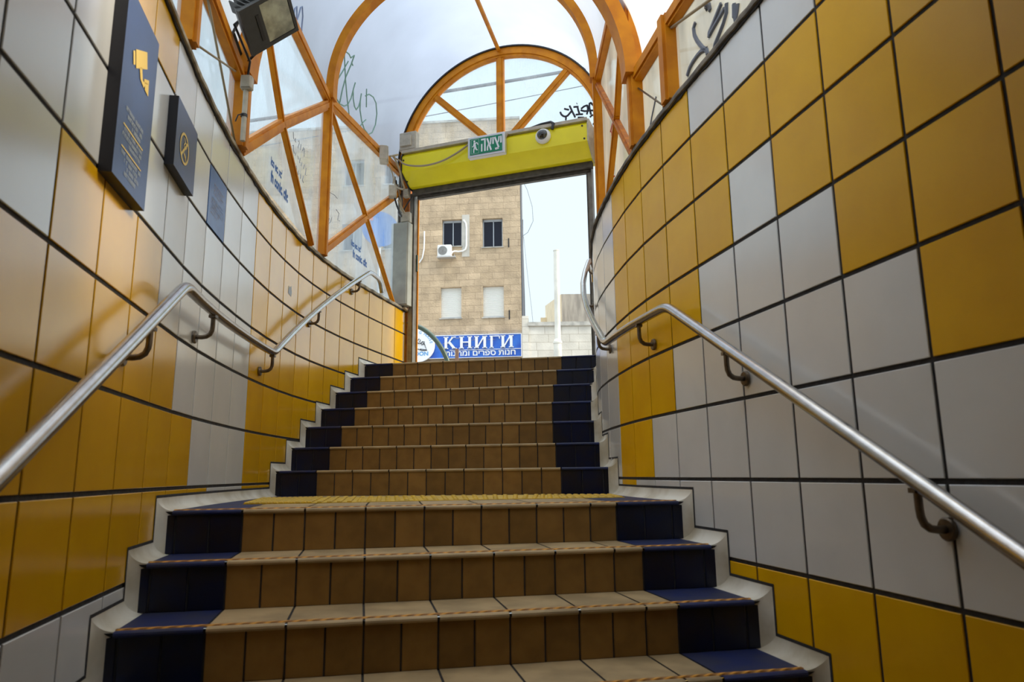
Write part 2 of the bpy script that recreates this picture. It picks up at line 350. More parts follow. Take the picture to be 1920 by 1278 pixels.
# colour layout of the tiles: True = orange
def left_orange(c,r):
    if r<=-2: return False
    if r==-1: return c<=5 or c>=8
    if r==0: return c<=4 or c>=8
    if r==1: return c<=3 or c>=8
    if r==2: return (0<=c<=2) or c>=8
    if r==5: return c in (1,2) or c>=8
    return c>=8
def right_orange(c,r):
    if r<=-2: return r==-2 or r==-3
    if r==-1: return c==8
    if r==0: return c in (7,8)
    if r==1: return c in (6,7,8) or c<=0
    if r==2: return 5<=c<=8 or c<=1
    if r==3: return 4<=c<=8 or c<=2
    if r==4: return c<=8
    if r==5: return c<=1 or 5<=c<=8
    return False
def build_wall(name,W,side,z0,orange,c0,c1,rtop,skip=()):
    b=MB(); g=0.018; gz=0.024; ch=0.006; pr=0.016
    for c in range(c0,c1):
        for r in range(-5,rtop+1):
            za=z0+r; zb=min(z0+r+1,CAP)
            if zb<=za or (c,r) in skip: continue
            a=wp(W,side,c,0); d=wp(W,side,c+1,0); n=wall_n(W,c+.5,side); t=(d-a); L=t.length; t.normalize()
            def q(s,z,o): v=a+t*s+n*o; v.z=z; return v
            O=[q(g,za+gz,0.002),q(L-g,za+gz,0.002),q(L-g,zb-gz,0.002),q(g,zb-gz,0.002)]
            M=[q(g,za+gz,pr-.005),q(L-g,za+gz,pr-.005),q(L-g,zb-gz,pr-.005),q(g,zb-gz,pr-.005)]
            I=[q(g+ch,za+gz+ch,pr),q(L-g-ch,za+gz+ch,pr),q(L-g-ch,zb-gz-ch,pr),q(g+ch,zb-gz-ch,pr)]
            mi=1 if orange(c,r) else 2
            b.quad(I,mi)
            for i in range(4):
                j=(i+1)%4; b.quad([O[i],O[j],M[j],M[i]],mi); b.quad([M[i],M[j],I[j],I[i]],mi)
    us=list(range(c0,c1+1))
    prof=[(0.0,FLOOR-.2),(0.0,CAP),(-1.0,CAP),(-1.0,FLOOR-.2)]
    rows=[[wp(W,side,u,z,o) for o,z in prof] for u in us]
    b.grid(rows,[0,3,3,3],False,closed=True)
    b.quad(rows[0],3); b.quad(rows[-1],3)
    return b.build(name,[grout,tile_o if side==1 else tile_or,tile_w,concrete],kind='structure')
wall_left=build_wall('wall_left',*LW,zL0,left_orange,-12,19,5,skip={(5,4)})
wall_right=build_wall('wall_right',*RW,zR0,right_orange,-12,18,5)
# the printed blue tile set in the left wall
def wall_plate(b,W,side,u0,u1,z0,z1,o0,o1,mi=0,mis=None,ch=.01):
    a=wp(W,side,u0,0); d=wp(W,side,u1,0); n=wall_n(W,(u0+u1)/2,side)
    def q(p,z,o): v=p+n*o; v.z=z; return v
    A=[q(a,z0,o0),q(d,z0,o0),q(d,z1,o0),q(a,z1,o0)]; B=[q(a,z0,o1),q(d,z0,o1),q(d,z1,o1),q(a,z1,o1)]
    b.quad(B,mi); 
    for i in range(4):
        j=(i+1)%4; b.quad([A[i],A[j],B[j],B[i]],mi if mis is None else mis)
    b.quad(list(reversed(A)),mi if mis is None else mis)
def wframe(W,side,u0,u1,zc,off):
    a=wp(W,side,u0,0); d=wp(W,side,u1,0); n=wall_n(W,(u0+u1)/2,side); t=(d-a).normalized()
    c=(a+d)/2+n*off; c.z=zc; return c,t,n
# caps on top of the walls
def cap(name,W,side,u0,u1,m,seed):
    b=MB(); rnd=random.Random(seed); rows=[]; k=int((u1-u0)*6)
    for i in range(k+1):
        u=u0+(u1-u0)*i/k; j=rnd.uniform(-.012,.012); 
        pr=[(-.3,CAP-.0),(.03,CAP-.012+j),(.075,CAP-.01+j),(.085,CAP+.03),(.06,CAP+.085+j),(.0,CAP+.11),(-.3,CAP+.12)]
        rows.append([wp(W,side,u,z,o) for o,z in pr])
    b.grid(rows,0,True,closed=True); b.quad(rows[0]); b.quad(rows[-1]); b.build(name,[m],kind='structure')
    b=MB(); rows=[]   # dark mortar bead under the cap
    for i in range(k+1):
        u=u0+(u1-u0)*i/k; j=rnd.uniform(-.022,.012)
        rows.append([wp(W,side,u,z,o) for o,z in [(.0,CAP-.035+j),(.04,CAP-.035+j),(.045,CAP-.005),(.0,CAP-.005)]])
    b.grid(rows,0,False,closed=True); b.build(name.replace('trim','trim_1') if False else 'trim_%d'%(int(name[-1])+2),[grout],kind='structure')
cap('trim_1',*LW,-8,19,capm,1)
cap('trim_2',*RW,-8,17.9,capd,2)

# ---------------------------------------------------------------- staircase
UL={-7:-2.95,-6:-1.99,-5:-1.02,-4:-.06,-3:.90,-2:1.87,-1:2.82,0:3.76,1:9.885,2:10.85,3:11.73,4:12.72,5:13.655,6:14.61,7:15.54}
UR={-7:-.95,-6:.02,-5:.98,-4:1.95,-3:2.91,-2:3.85,-1:4.82,0:5.745,1:9.485,2:10.43,3:11.29,4:12.12,5:12.98,6:14.0,7:15.0}
UL[8]=18.9; UR[8]=17.6
stair=empty('staircase',(-0.6,2.5,FLOOR),'wide curved flight of brown tiled steps with navy ends, climbing to the street door','staircase')
def lerp(a,b,t): return a+(b-a)*t
def zof(n): return LAND+n*RH
for n in range(-7,8):
    a=wp(*LW,UL[n],0,.02); d=wp(*RW,UR[n],0,.02); t=(d-a); Wd=t.length; t.normalize()
    f=Vector((t.y,-t.x,0))                       # towards the climber
    zt=zof(n); zb=zof(n-1); b=MB()
    def q(s,z,o=0): v=a+t*s+f*o; v.z=z; return v
    b.quad([q(0,zb-.01),q(Wd,zb-.01),q(Wd,zt-.045),q(0,zt-.045)],0)
    lb=1.0; rb=Wd-1.10
    nb=round((rb-lb)/.392); xs=[(lb+(rb-lb)*i/nb) for i in range(nb+1)]
    tiles=[(xs[i],xs[i+1],1) for i in range(nb)]
    tiles+=[(lb-.40,lb,2),(lb-.80,lb-.40,2),(.0,lb-.80,2),(rb,rb+.42,2),(rb+.42,rb+.84,2),(rb+.84,Wd,2)]
    for s0,s1,mi in tiles:
        g=.017; o=.012
        h0=zb+.01; h1=zt-.055
        I=[q(s0+g,h0,o),q(s1-g,h0,o),q(s1-g,h1,o),q(s0+g,h1,o)]; O=[q(s0+g-.008,h0-.008,0),q(s1-g+.008,h0-.008,0),q(s1-g+.008,h1+.008,0),q(s0+g-.008,h1+.008,0)]
        b.quad(I,mi)
        for i in range(4): j=(i+1)%4; b.quad([O[i],O[j],I[j],I[i]],mi)
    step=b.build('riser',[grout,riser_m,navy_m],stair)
    # tread tiles from this riser to the next
    b=MB(); deep = 1 if n!=0 else 7
    if n==7: deep=3
    def P(s,v,z):
        uL=lerp(UL[n],UL[n+1],v); uR=lerp(UR[n],UR[n+1],v)
        A=wp(*LW,uL,0,.02); B=wp(*RW,uR,0,.02); p=A+(B-A)*s; p.z=z; return p
    fl=f*0.045
    cutsm=[.15/Wd,lb/Wd]+[x/Wd for x in (xs[::2] if nb%2==0 else xs[::2]+[xs[-1]])[1:]]+[1-.15/Wd]
    for k in range(deep):
        v0=k/deep; v1=(k+1)/deep
        for i in range(len(cutsm)-1):
            s0,s1=cutsm[i],cutsm[i+1]; mi=2 if i in (0,len(cutsm)-2) else 1
            gs=.013/Wd; gv=.014/(deep*1.0 if n in(0,7) else 1.0); e=.006
            if k==0:
                # nosing profile swept across the tile front
                prof=[(0.0,-.055),(.030,-.052),(.045,-.030),(.040,-.010),(.022,.002),(-.01,.004)]
                r0=[P(s0+gs,v0,zt+z)+f*o for o,z in prof]; r1=[P(s1-gs,v0,zt+z)+f*o for o,z in prof]
                b.grid([r0,r1],mi,True)
                A0,A1=r0[-1],r1[-1]
            else:
                A0,A1=P(s0+gs,v0+gv,zt+.004),P(s1-gs,v0+gv,zt+.004)
            B0,B1=P(s0+gs,v1-gv,zt+.004),P(s1-gs,v1-gv,zt+.004)
            b.quad([A0,A1,B1,B0],mi)
    nn=8
    rows=[[P(i/nn,j/deep/ (1 if deep>1 else 1),zt-.006) for i in range(nn+1)] for j in range(deep+1)]
    b.grid(rows,0,False)
    b.quad([P(0,0,zt-.05)+f*.0,P(1,0,zt-.05),P(1,0,zt-.006)+f*.025,P(0,0,zt-.006)+f*.025],0)
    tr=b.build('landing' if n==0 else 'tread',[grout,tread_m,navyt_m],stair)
    b=MB()
    r=[]
    if n>0: continue
    for i in range(41):
        s=.16/Wd+(1-.32/Wd)*i/40
        r.append([P(s,0,zt+z)-f*o for o,z in [(.035,.003),(.045,.016),(.085,.016),(.095,.003)]])
    b.grid(r,0,True); b.build('grip_strip',grip,tr)
    if n==0:
        b=MB()   # raised yellow tactile bars and studs in a band across the landing
        def T(x,y,z): return Vector((x,y,z))
        # long edges of the band, left to right
        Bx=[(-4.1,10.95),(-3.13,11.05),(-1.48,11.55),(.34,11.95),(1.85,12.05)]
        Tx=[(-4.75,13.6),(-3.71,13.9),(-1.89,14.1),(.44,14.0),(1.85,13.6)]
        def band(u,v):
            k=min(int(u*4),3); t=u*4-k
            A=Vector(Bx[k]).lerp(Vector(Bx[k+1]),t); B=Vector(Tx[k]).lerp(Vector(Tx[k+1]),t); c=A.lerp(B,v); return c
        M_=[]
        for j in range(5):
            M_.append([T(*band(i/24,j/4),zt+.014) for i in range(25)])
        b.grid(M_,0,False)
        e0=[T(*band(i/24,0),zt+.014) for i in range(25)]; e1=[T(*band(i/24,0),zt-.004) for i in range(25)]
        b.grid([e0,e1],0,False)
        for i in range(46):
            for j in range(10):
                c=band((i+.5)/46,(j+.5)/10); 
                if i<16:
                    c2=band((i+.5)/46,(j+.95)/10); c3=band((i+.5)/46,(j+.1)/10)
                    b.bar((c3.x,c3.y,zt+.022),(c2.x,c2.y,zt+.022),.07,.03,bev=.01)
                else:
                    b.lathe((c.x,c.y,zt+.012),(0,0,1),[(0,.05),(.02,.035)],8)
        b.build('tactile_paving',tactile,tr,label='yellow studded warning strip')
# cove trims following the step profile
def cove(name,W,side,U):
    b=MB(); r=.165; prof=[]  # list of (u,z,du,dz) : offset directions
    for n in range(-7,8):
        prof.append((U[n],zof(n-1),-1,1)); 
        prof.append((U[n],zof(n),-1,1))
    prof=[(U[-7]-1.0,FLOOR,0,1)]+prof+[(U[8],zof(7),0,1)]
    # densify along the landing so the strip follows the curve
    Q=[]
    for i,p in enumerate(prof):
        Q.append(p)
        if i+1<len(prof) and prof[i+1][0]-p[0]>1.5:
            m=int((prof[i+1][0]-p[0])*2)
            for k in range(1,m): Q.append((lerp(p[0],prof[i+1][0],k/m),p[1],0,1))
    K=8; rows=[]
    for k in range(K+1):
        ph=math.pi/2*k/K; off=r*(1-math.sin(ph)); dist=r*(1-math.cos(ph))+.020
        rows.append([wp(W,side,u+du*off,z+dz*off,dist) for u,z,du,dz in Q])
    b.merge=False
    for i in range(len(Q)-1):
        corner = any(abs(Q[i][0]-U[n])<1e-6 for n in range(-7,8)) 
        a0=i
        b.grid([[r_[i],r_[i+1]] for r_ in rows],0,True)
    # dark joint line at the wall side
    for (oa,ob) in ((r,r+.035),):
        for d0,d1 in ((.034,.034),):
            ra=[wp(W,side,u+du*oa,z+dz*oa,.012) for u,z,du,dz in Q]; rb_=[wp(W,side,u+du*oa,z+dz*oa,.022) for u,z,du,dz in Q]; rc=[wp(W,side,u+du*ob,z+dz*ob,.022) for u,z,du,dz in Q]
            b.grid([ra,rb_,rc],1,False)
    b.build(name,[cream,grout],kind='structure',auto=False)
cove('trim_5',*LW,UL); cove('trim_6',*RW,UR)
# lower floor
b=MB(); b.box((-.3,-2,FLOOR-.1),(7,6.3,.1)); b.build('floor',ffloor,kind='structure')
# back end of the underground hall and the solid roof over its near part
b=MB(); b.box((0,-8.4,0.5),(8,.4,5.5)); b.build('wall_back',concrete,kind='structure')
b=MB(); b.box((0,-1.7,CAP+.55),(8,6.8,.4)); b.build('ceiling_1',concrete,kind='structure')

# ---------------------------------------------------------------- canopy
EV=7.15
Bp=(-4.90,11.75); Ap=(-5.06,18.05); Dp=(-4.02,24.55); Cp=(-4.38,8.65); C2=(-3.80,5.75)
Rb=(2.35,11.90); Ra=(2.38,17.25); Rd=(3.35,22.0); R2=(2.60,10.35); R3=(3.45,5.9)
PS0=Vector((-3.35,24.4,0)); DS=Vector((6.06,-2.18,0)).normalized(); DN=Vector((DS.y,-DS.x,0))   # door plane, DN to the stairs
def dp(s,z,off=0): v=PS0+DS*s+DN*off; v.z=z; return v
FC=3.2; FZ=11.2; FR=3.96
def vec(p,z): return Vector((p[0],p[1],z))
stations={'low0':(vec(C2,EV),vec(R3,EV)),'low1':(vec(Bp,EV),vec(Rb,EV)),'B':(vec(Bp,10.15),vec(Rb,10.1)),'A':(vec(Ap,10.3),vec(Ra,10.35)),'D':(dp(FC-FR,FZ-.25),dp(FC+FR,FZ-.25))}
def arc_pt(st,th,dr=0.0):
    L,R=stations[st]; c=(L+R)/2; h=(R-L)/2; r=h.length; d=h.normalized(); rr=r+dr
    zc=c.z; lift={'D':.25,'A':.3}.get(st,0.0)
    return c+d*(-math.cos(th)*rr)+Vector((0,0,math.sin(th)*rr+lift))
def vault_pt(s0,s1,t,th,dr=0.0): return arc_pt(s0,th,dr).lerp(arc_pt(s1,th,dr),t)
def sheet(name,s0,s1,ny=6,m=None):
    b=MB(); rows=[]
    for i in range(ny+1): rows.append([vault_pt(s0,s1,i/ny,math.pi*j/48,.10) for j in range(49)])
    b.grid(rows,0,True); return b.build(name,m or vaultm,kind='structure',auto=False)
c2_=sheet('ceiling_2','low0','low1',6,vaultd); c3_=sheet('ceiling_3','B','A'); c4_=sheet('ceiling_4','A','D')
def rib(name,st,w,d,parent,m=None,a0=0,a1=math.pi,inn=0.0):
    # w across the radius, d along the passage
    b=MB(); L,R=stations[st]; h=(R-L).normalized(); f=Vector((h.y,-h.x,0)); rows=[]
    for j in range(65):
        th=a0+(a1-a0)*j/64
        rows.append([arc_pt(st,th,-w+inn)-f*d/2,arc_pt(st,th,-w+inn)+f*d/2,arc_pt(st,th,inn)+f*d/2,arc_pt(st,th,inn)-f*d/2])
    if st=='A': dz=Vector((0,0,-.32)); rows=[[p+dz for p in rows[0]]]+rows+[[p+dz for p in rows[-1]]]
    b.grid(rows,0,False,closed=True); b.quad(rows[0]); b.quad(rows[-1])
    return b.build(name,m or paint,parent)
rib('arch_rib','low1',.24,.42,c2_); rib('arch_rib','A',.22,.30,c4_); 
rib('arch_rib','low0',.24,.3,c2_); rib('arch_rib','B',.22,.3,c3_)
b=MB(); b.tube([vault_pt('A','D',t/6,math.pi/2,.0)-Vector((0,0,.06)) for t in range(7)],.075,8); b.build('ridge_bar',paint,c4_)
b=MB(); b.tube([vault_pt('B','A',t/6,math.pi/2,.0)-Vector((0,0,.06)) for t in range(7)],.075,8); b.build('ridge_bar',paint,c3_)
# lunette over the lower arch where the canopy steps up
b=MB(); rows=[[arc_pt('low1',math.pi*j/48,.05) for j in range(49)],[arc_pt('B',math.pi*j/48,.05) for j in range(49)]]
b.grid(rows,0,False); b.build('ceiling_5',vaultm,kind='structure',auto=False)

# side glazing: each bay is a window (frame bars, braces, pane)
def onplane(A,B,t,z,off=0.0,side=1):
    a=Vector((*A,0)); d=Vector((*B,0)); v=a+(d-a)*t; n=Vector((d-a).to_tuple()); n.normalize(); n=Vector((n.y,-n.x,0))*side
    v+=n*off; v.z=z; return v
def bay(idx,A,B,side,z0A,e0,e1,braces,glass,eav=.27,name=None):
    w=empty('window_%d'%idx,((A[0]+B[0])/2,(A[1]+B[1])/2,CAP+.1),kind='structure')
    n=Vector((B[0]-A[0],B[1]-A[1],0)).normalized(); n=Vector((n.y,-n.x,0))*side
    b=MB(); b.bar(onplane(A,B,0,e0,.0,side),onplane(A,B,1,e1,.0,side),.16,eav,up=(0,0,1))
    b.bar(onplane(A,B,0,e0-.0,.09,side),onplane(A,B,1,e1,.09,side),.05,eav*.62,up=(0,0,1))
    b.build('eave_beam',paint,w)
    for pts,wd,m in braces:
        b=MB()
        P_=[onplane(A,B,t,z,.02,side) for t,z in pts]
        for i in range(len(P_)-1):
            dr=(P_[i+1]-P_[i]).normalized(); up=n.cross(dr)
            if wd<.1: b.tube([P_[i],P_[i+1]],wd/2,6); continue
            b.bar(P_[i],P_[i+1],.10,wd,up=up,ext=.0); b.bar(P_[i]+n*.06,P_[i+1]+n*.06,.04,wd*.5,up=up)
        b.build('brace',m,w)
    b=MB(); K=10
    for zz in (0,):
        lo=[onplane(A,B,i/K,CAP+.08,-.06,side) for i in range(K+1)]; hi=[onplane(A,B,i/K,lerp(e0,e1,i/K),-.06,side) for i in range(K+1)]
        b.grid([lo,hi],0,False)
    p=b.build('pane',glass,w,auto=False)
    return w,p
def post(A,z1,parent,n,wd=.25,dp_=.22,z0=CAP+.08,m=None):
    b=MB(); t=Vector((n[1],-n[0],0)).normalized(); nn=Vector((n[0],n[1],0)).normalized()
    b.box((A[0],A[1],(z0+z1)/2),(wd/2,dp_/2,(z1-z0)/2),(t,nn,(0,0,1)))
    q_=Vector((A[0],A[1],(z0+z1)/2))+nn*(dp_/2+.02); b.box(q_,(wd*.30,.025,(z1-z0)/2),(t,nn,(0,0,1)))
    b.build('post',m or paint,parent)
w1,p1=bay(1,Bp,Ap,1,0,10.15,10.3,[([(.03,5.85),(.385,7.52),(1.0,10.15)],.25,paint),([(.02,10.05),(.385,7.50),(.82,5.70)],.12,paint)],glassL)
w2,p2=bay(2,Ap,Dp,1,0,10.3,10.95,[([(0.0,5.9),(.48,8.05),(.87,9.75),(.98,10.3)],.24,paint),([(.0,10.2),(.455,8.05),(.92,5.70)],.12,paint)],glassL)
w3,p3=bay(3,Cp,Bp,1,0,EV,EV,[([(.0,5.86),(.85,7.0)],.04,hosem),([(.2,7.1),(.95,5.8)],.04,hosem)],glassL)
w4,p4=bay(4,C2,Cp,1,0,EV,EV,[],glassL)
w5,p5=bay(5,Rb,Ra,-1,0,10.1,10.35,[([(1.0,10.2),(.09,5.85)],.14,rust),([(.02,10.1),(.42,7.62),(.93,5.82)],.12,paint)],glassR)
w6,p6=bay(6,R2,Rb,-1,0,EV,EV,[([(.98,6.95),(.2,5.9)],.035,steeld)],glassR)
w7,p7=bay(7,R3,R2,-1,0,EV,EV,[([(1.0,7.05),(.45,6.2)],.05,hosem)],glassR)
w8,p8=bay(8,Ra,Rd,-1,0,10.35,10.95,[([(.0,10.2),(1,5.9)],.12,paint),([(0,5.9),(1,10.8)],.24,paint)],glassR)
post(Ap,10.4,w1,(1,0.05)); post(Bp,10.2,w1,(1,.1),.27,.3); post(Cp,EV+.1,w3,(1,.2)); post(C2,EV+.1,w4,(1,.2))
post(Ra,10.45,w5,(-1,.0),.27); post(Rb,10.15,w5,(-1,-.05),.26,.26); post(R2,EV+.12,w6,(-1,-.15),.30); post(R3,EV+.1,w7,(-1,-.2))
# door end: fanlight, header, jambs
fan=empty('window_9',dp(FC,FZ),kind='structure')
def arcd(th,r,off): return dp(FC-math.cos(th)*r,FZ+math.sin(th)*r,off)
def farc(b,r0,r1,o0,o1,a0=0.0,a1=math.pi):
    rows=[]
    for j in range(65):
        th=a0+(a1-a0)*j/64; rows.append([arcd(th,r0,o0),arcd(th,r1,o0),arcd(th,r1,o1),arcd(th,r0,o1)])
    b.grid(rows,0,False,closed=True); b.quad(rows[0]); b.quad(rows[-1])
b=MB(); farc(b,FR-.34,FR,-.1,.12); farc(b,FR-.27,FR-.12,.12,.16); b.build('arch_frame',paint,fan)
b=MB(); farc(b,FR,FR+.05,-.2,.18); b.build('arch_seal',black,fan)
def spoke(s0,z0,s1,z1,wd=.26):
    b=MB(); a=dp(s0,z0,0); c=dp(s1,z1,0); up=DN.cross((c-a).normalized()); b.bar(a,c,.16,wd,up=up); b.bar(a+DN*.09,c+DN*.09,.03,wd*.55,up=up); b.build('mullion',paint,fan)
spoke(FC+.03,FZ,FC+.03,FZ+FR-.3,.27); spoke(FC,FZ+.1,FC-(FR-.3)*math.cos(.80),FZ+(FR-.3)*math.sin(.80)-.0,.24); spoke(FC,FZ+.1,FC+(FR-.3)*math.cos(.80),FZ+(FR-.3)*math.sin(.80),.24)
b=MB(); rows=[[arcd(math.pi*j/48,r,-.05) for j in range(49)] for r in (.01,1.5,3.0,FR-.05)]; b.grid(rows,0,False); pane9=b.build('pane',glassF,fan,auto=False)
d1=empty('door_1',dp(3.2,TOP),kind='structure')
b=MB(); b.bar(dp(-.75,11.15,0),dp(7.2,11.15,0),.30,.28); b.build('header_beam',rust,d1)
b=MB(); b.bar(dp(-.45,TOP,0),dp(-.45,11.2,0),.30,.28,up=DS); b.build('door_post',rust,d1)
b=MB(); b.bar(dp(6.95,TOP,0),dp(6.95,11.2,0),.30,.34,up=DS); b.bar(dp(6.75,TOP,.05),dp(6.75,11.0,.05),.12,.12,up=DS); b.build('door_post',rust,d1)
b=MB(); b.bar(dp(.015,TOP,.03),dp(.015,9.9,.03),.05,.045,up=DS); b.build('frame_strip',paint,d1)
# step-top floor and the street
b=MB(); g=3.3-.06
b.box((0,115,TOP-.25),(110,90.2,.25)); b.build('floor_street',asphalt,kind='structure')
def side_ground(name,W,side,far):
    b=MB(); us=[-12+i for i in range(0,32)]; A=[wp(W,side,u,TOP,-1.0) for u in us]
    rows=[]
    for zz in (TOP,TOP-.5):
        rows.append([Vector((p.x,min(p.y,25),zz)) for p in A]); rows.append([Vector((far,min(p.y,25),zz)) for p in A])
    b.quad([]) if False else None
    b.grid([rows[0],rows[1],rows[3],rows[2]],0,False,loop=True); b.build(name,asphalt,kind='structure')
side_ground('floor_left',*LW,-110); side_ground('floor_right',*RW,110)

# ---------------------------------------------------------------- handrails
def fillet(pts,r,n=6):
    out=[pts[0]]
    for i in range(1,len(pts)-1):
        p0,p,p1=[Vector(q) for q in (pts[i-1],pts[i],pts[i+1])]
        a=(p0-p); b=(p1-p); k=min(r,a.length*.45,b.length*.45); a.normalize(); b.normalize(); A=p+a*k; B=p+b*k
        for j in range(n+1):
            t=j/n; out.append(tuple(A*(1-t)**2+p*2*t*(1-t)+B*t*t))
    out.append(pts[-1]); return out
def dens(pts,st=.25):
    out=[]
    for a,b in zip(pts[:-1],pts[1:]):
        L=(Vector(b)-Vector(a)).length; k=max(1,int(L/st))
        for j in range(k): out.append(tuple(Vector(a).lerp(Vector(b),j/k)))
    out.append(pts[-1]); return out
def handrail(W,side,path,br,label,plabel):
    lo=wp(W,side,path[0][0],path[0][1],.28)
    t=empty('handrail',lo,label,'handrail')
    P_=dens(fillet(path,.22)); b=MB(); b.tube([wp(W,side,u,z,.28) for u,z in P_],.072,16); rail=b.build('rail',steel,t)
    def zat(u):
        for (u0,z0),(u1,z1) in zip(path[:-1],path[1:]):
            if u0<=u<=u1: return lerp(z0,z1,(u-u0)/(u1-u0))
    for u in br:
        z=zat(u); b=MB()
        pts=[(.28,z-.05),(.28,z-.22),(.275,z-.28),(.25,z-.34),(.20,z-.375),(.14,z-.385),(.03,z-.385)]
        b.tube([wp(W,side,u,zz,o) for o,zz in pts],.033,10); br_=b.build('bracket',steeld,t,label='dark curved bracket')
        b=MB(); b.disc(wp(W,side,u,z-.385,.03),wall_n(W,u,side),.095,.035,20,bev=.012); b.build('wall_plate',steeld,br_)
        b=MB(); b.box(wp(W,side,u,z-.075,.28),(.05,.05,.02)); b.build('saddle',steeld,br_)
handrail(*LW,[(-6,-2.85),(-.87,.05),(3.14,2.37),(8.71,2.48),(15.45,6.15),(16.15,6.1),(16.35,5.72)],[-1.2,1.85,4.72,8.62,11.80,14.68],'bent stainless steel handrail fixed to the curved left wall beside the signs','')
handrail(*RW,[(-6,-3.97),(.16,-.57),(5.55,2.44),(8.85,2.50),(15.4,6.25),(16.1,6.2),(16.3,5.8)],[-2.0,1.02,3.90,6.70,9.55,12.3,15.2],'bent stainless steel handrail fixed to the curved right wall','')

# ---------------------------------------------------------------- wall signs
def panel(W,side,u0,u1,z0,z1,th,label,cat):
    b=MB(); wall_plate(b,W,side,u0,u1,z0,z1,.018,.03+th,0,1); 
    return tag(b.build('wall_sign',[bluesign,edgeblack]),label,cat)
def decal(W,side,u0,u1,off):
    def f(x,z): # x in 0..1 along the wall
        a=wp(W,side,u0,0); d=wp(W,side,u1,0); n=wall_n(W,(u0+u1)/2,side); v=a+(d-a)*x+n*off; v.z=z; return v
    return f
sg=panel(*LW,.78,1.78,2.82,4.80,.11,'tall blue surveillance notice with a yellow camera symbol on the left wall','sign')
f=decal(*LW,.78,1.78,.146); b=MB()
def shp(b,pts,mi=0): b.quad([f(x,z) for x,z in pts],mi)
shp(b,[(.30,4.28),(.63,4.46),(.68,4.29),(.35,4.10)]); shp(b,[(.23,4.22),(.28,4.25),(.32,4.12),(.27,4.09)])
shp(b,[(.45,4.18),(.52,4.21),(.57,4.10),(.50,4.07)]); shp(b,[(.50,4.07),(.57,4.10),(.66,4.10),(.62,4.04)]);
shp(b,[(.61,4.14),(.76,4.21),(.77,4.16),(.62,4.09)]); shp(b,[(.64,4.12),(.76,4.17),(.78,4.03),(.66,4.04)])
b.build('camera_symbol',signtext,sg,auto=False,label='yellow camera symbol')
rnd=random.Random(3); b=MB()
def textline(b,x0,x1,z,h,rtl=True):
    x=x0
    while x<x1:
        w=rnd.uniform(.014,.03)
        if rnd.random()<.16: x+=.03; continue
        k=rnd.random()
        b.quad([f(x,z),f(x+w*.35,z),f(x+w*.35,z+h),f(x,z+h)])
        if k<.6: b.quad([f(x,z+h*.8),f(x+w,z+h*.8),f(x+w,z+h),f(x,z+h)])
        if k>.3: b.quad([f(x+w*.7,z),f(x+w,z),f(x+w,z+h*.9),f(x+w*.7,z+h*.9)])
        x+=w+.012
for i,(x0,x1) in enumerate([(.20,.70),(.26,.70),(.34,.66)]): textline(b,x0,x1,3.56-i*.065,.045)
for i,(x0,x1) in enumerate([(.20,.74),(.16,.74),(.36,.74)]): textline(b,x0,x1,3.34-i*.06,.04)
for i,(x0,x1) in enumerate([(.14,.78),(.24,.66),(.36,.70),(.30,.64)]): textline(b,x0,x1,3.10-i*.06,.042)
b.build('small_print',signpale,sg,auto=False,label='rows of small pale print')
b=MB()
for z in (3.395,3.165): b.quad([f(.16,z),f(.76,z),f(.76,z+.012),f(.16,z+.012)])
b.build('divider_line',signtext,sg,auto=False)
sg=panel(*LW,2.74,3.76,3.80,4.72,.10,'small square blue no smoking sign on the left wall','sign')
f=decal(*LW,2.74,3.76,.136); b=MB(); cx,cz,rx,rz=.40,4.20,.215,.205
def ring(b,r0,r1,n=40):
    for k in range(n):
        a0=2*math.pi*k/n; a1=2*math.pi*(k+1)/n
        b.quad([f(cx+rx*r*math.cos(a),cz+rz*r*math.sin(a)) for r,a in ((r0,a0),(r1,a0),(r1,a1),(r0,a1))])
ring(b,.84,1.0)
g_=lambda x,z: f(cx+(x-.5)*.86,cz+(z-4.235)*.82)
b.quad([g_(.34,4.10),g_(.37,4.065),g_(.66,4.37),g_(.63,4.405)])
b.quad([g_(.36,4.20),g_(.40,4.18),g_(.66,4.05),g_(.62,4.11)]); b.quad([g_(.50,4.18),g_(.60,4.14),g_(.62,4.08),g_(.52,4.11)])
for i,(a,c) in enumerate([((.50,4.24),(.46,4.29)),((.46,4.29),(.52,4.34)),((.52,4.34),(.47,4.41)),((.56,4.26),(.60,4.31)),((.60,4.31),(.56,4.37))]):
    b.quad([g_(a[0]-.018,a[1]),g_(a[0]+.018,a[1]),g_(c[0]+.018,c[1]),g_(c[0]-.018,c[1])])
b.build('no_smoking_symbol',signtext,sg,auto=False,label='yellow crossed cigarette symbol')
b=MB(); wall_plate(b,*LW,5.02,5.98,zL0+4.02,zL0+4.98,.002,.018,0,0); bt=tag(b.build('printed_tile',bluetile),'flat blue printed notice tile set flush among white tiles','sign')
f=decal(*LW,5.0,6.0,.021); b=MB()
for i in range(4): textline(b,.25,.80-.1*(i%2),4.60-i*.05,.03)
for i in range(5): textline(b,.15,.55+.06*(i%3),3.98+.055*i+.12,.03)
b.build('orange_print',signdimo,bt,auto=False)
b=MB()
for i in range(4): textline(b,.2,.85,4.36-i*.055,.03)
b.build('pale_print',signdim,bt,auto=False)
b=MB(); f=decal(*LW,10.0,11.0,.020); b.quad([f(.30,4.18),f(.52,4.14),f(.56,4.26),f(.50,4.40),f(.42,4.34),(f(.32,4.36))],0); tag(b.build('paper_scrap',signpale,auto=False),'torn scrap of pale sticker left on a tile above the left handrail','sticker')

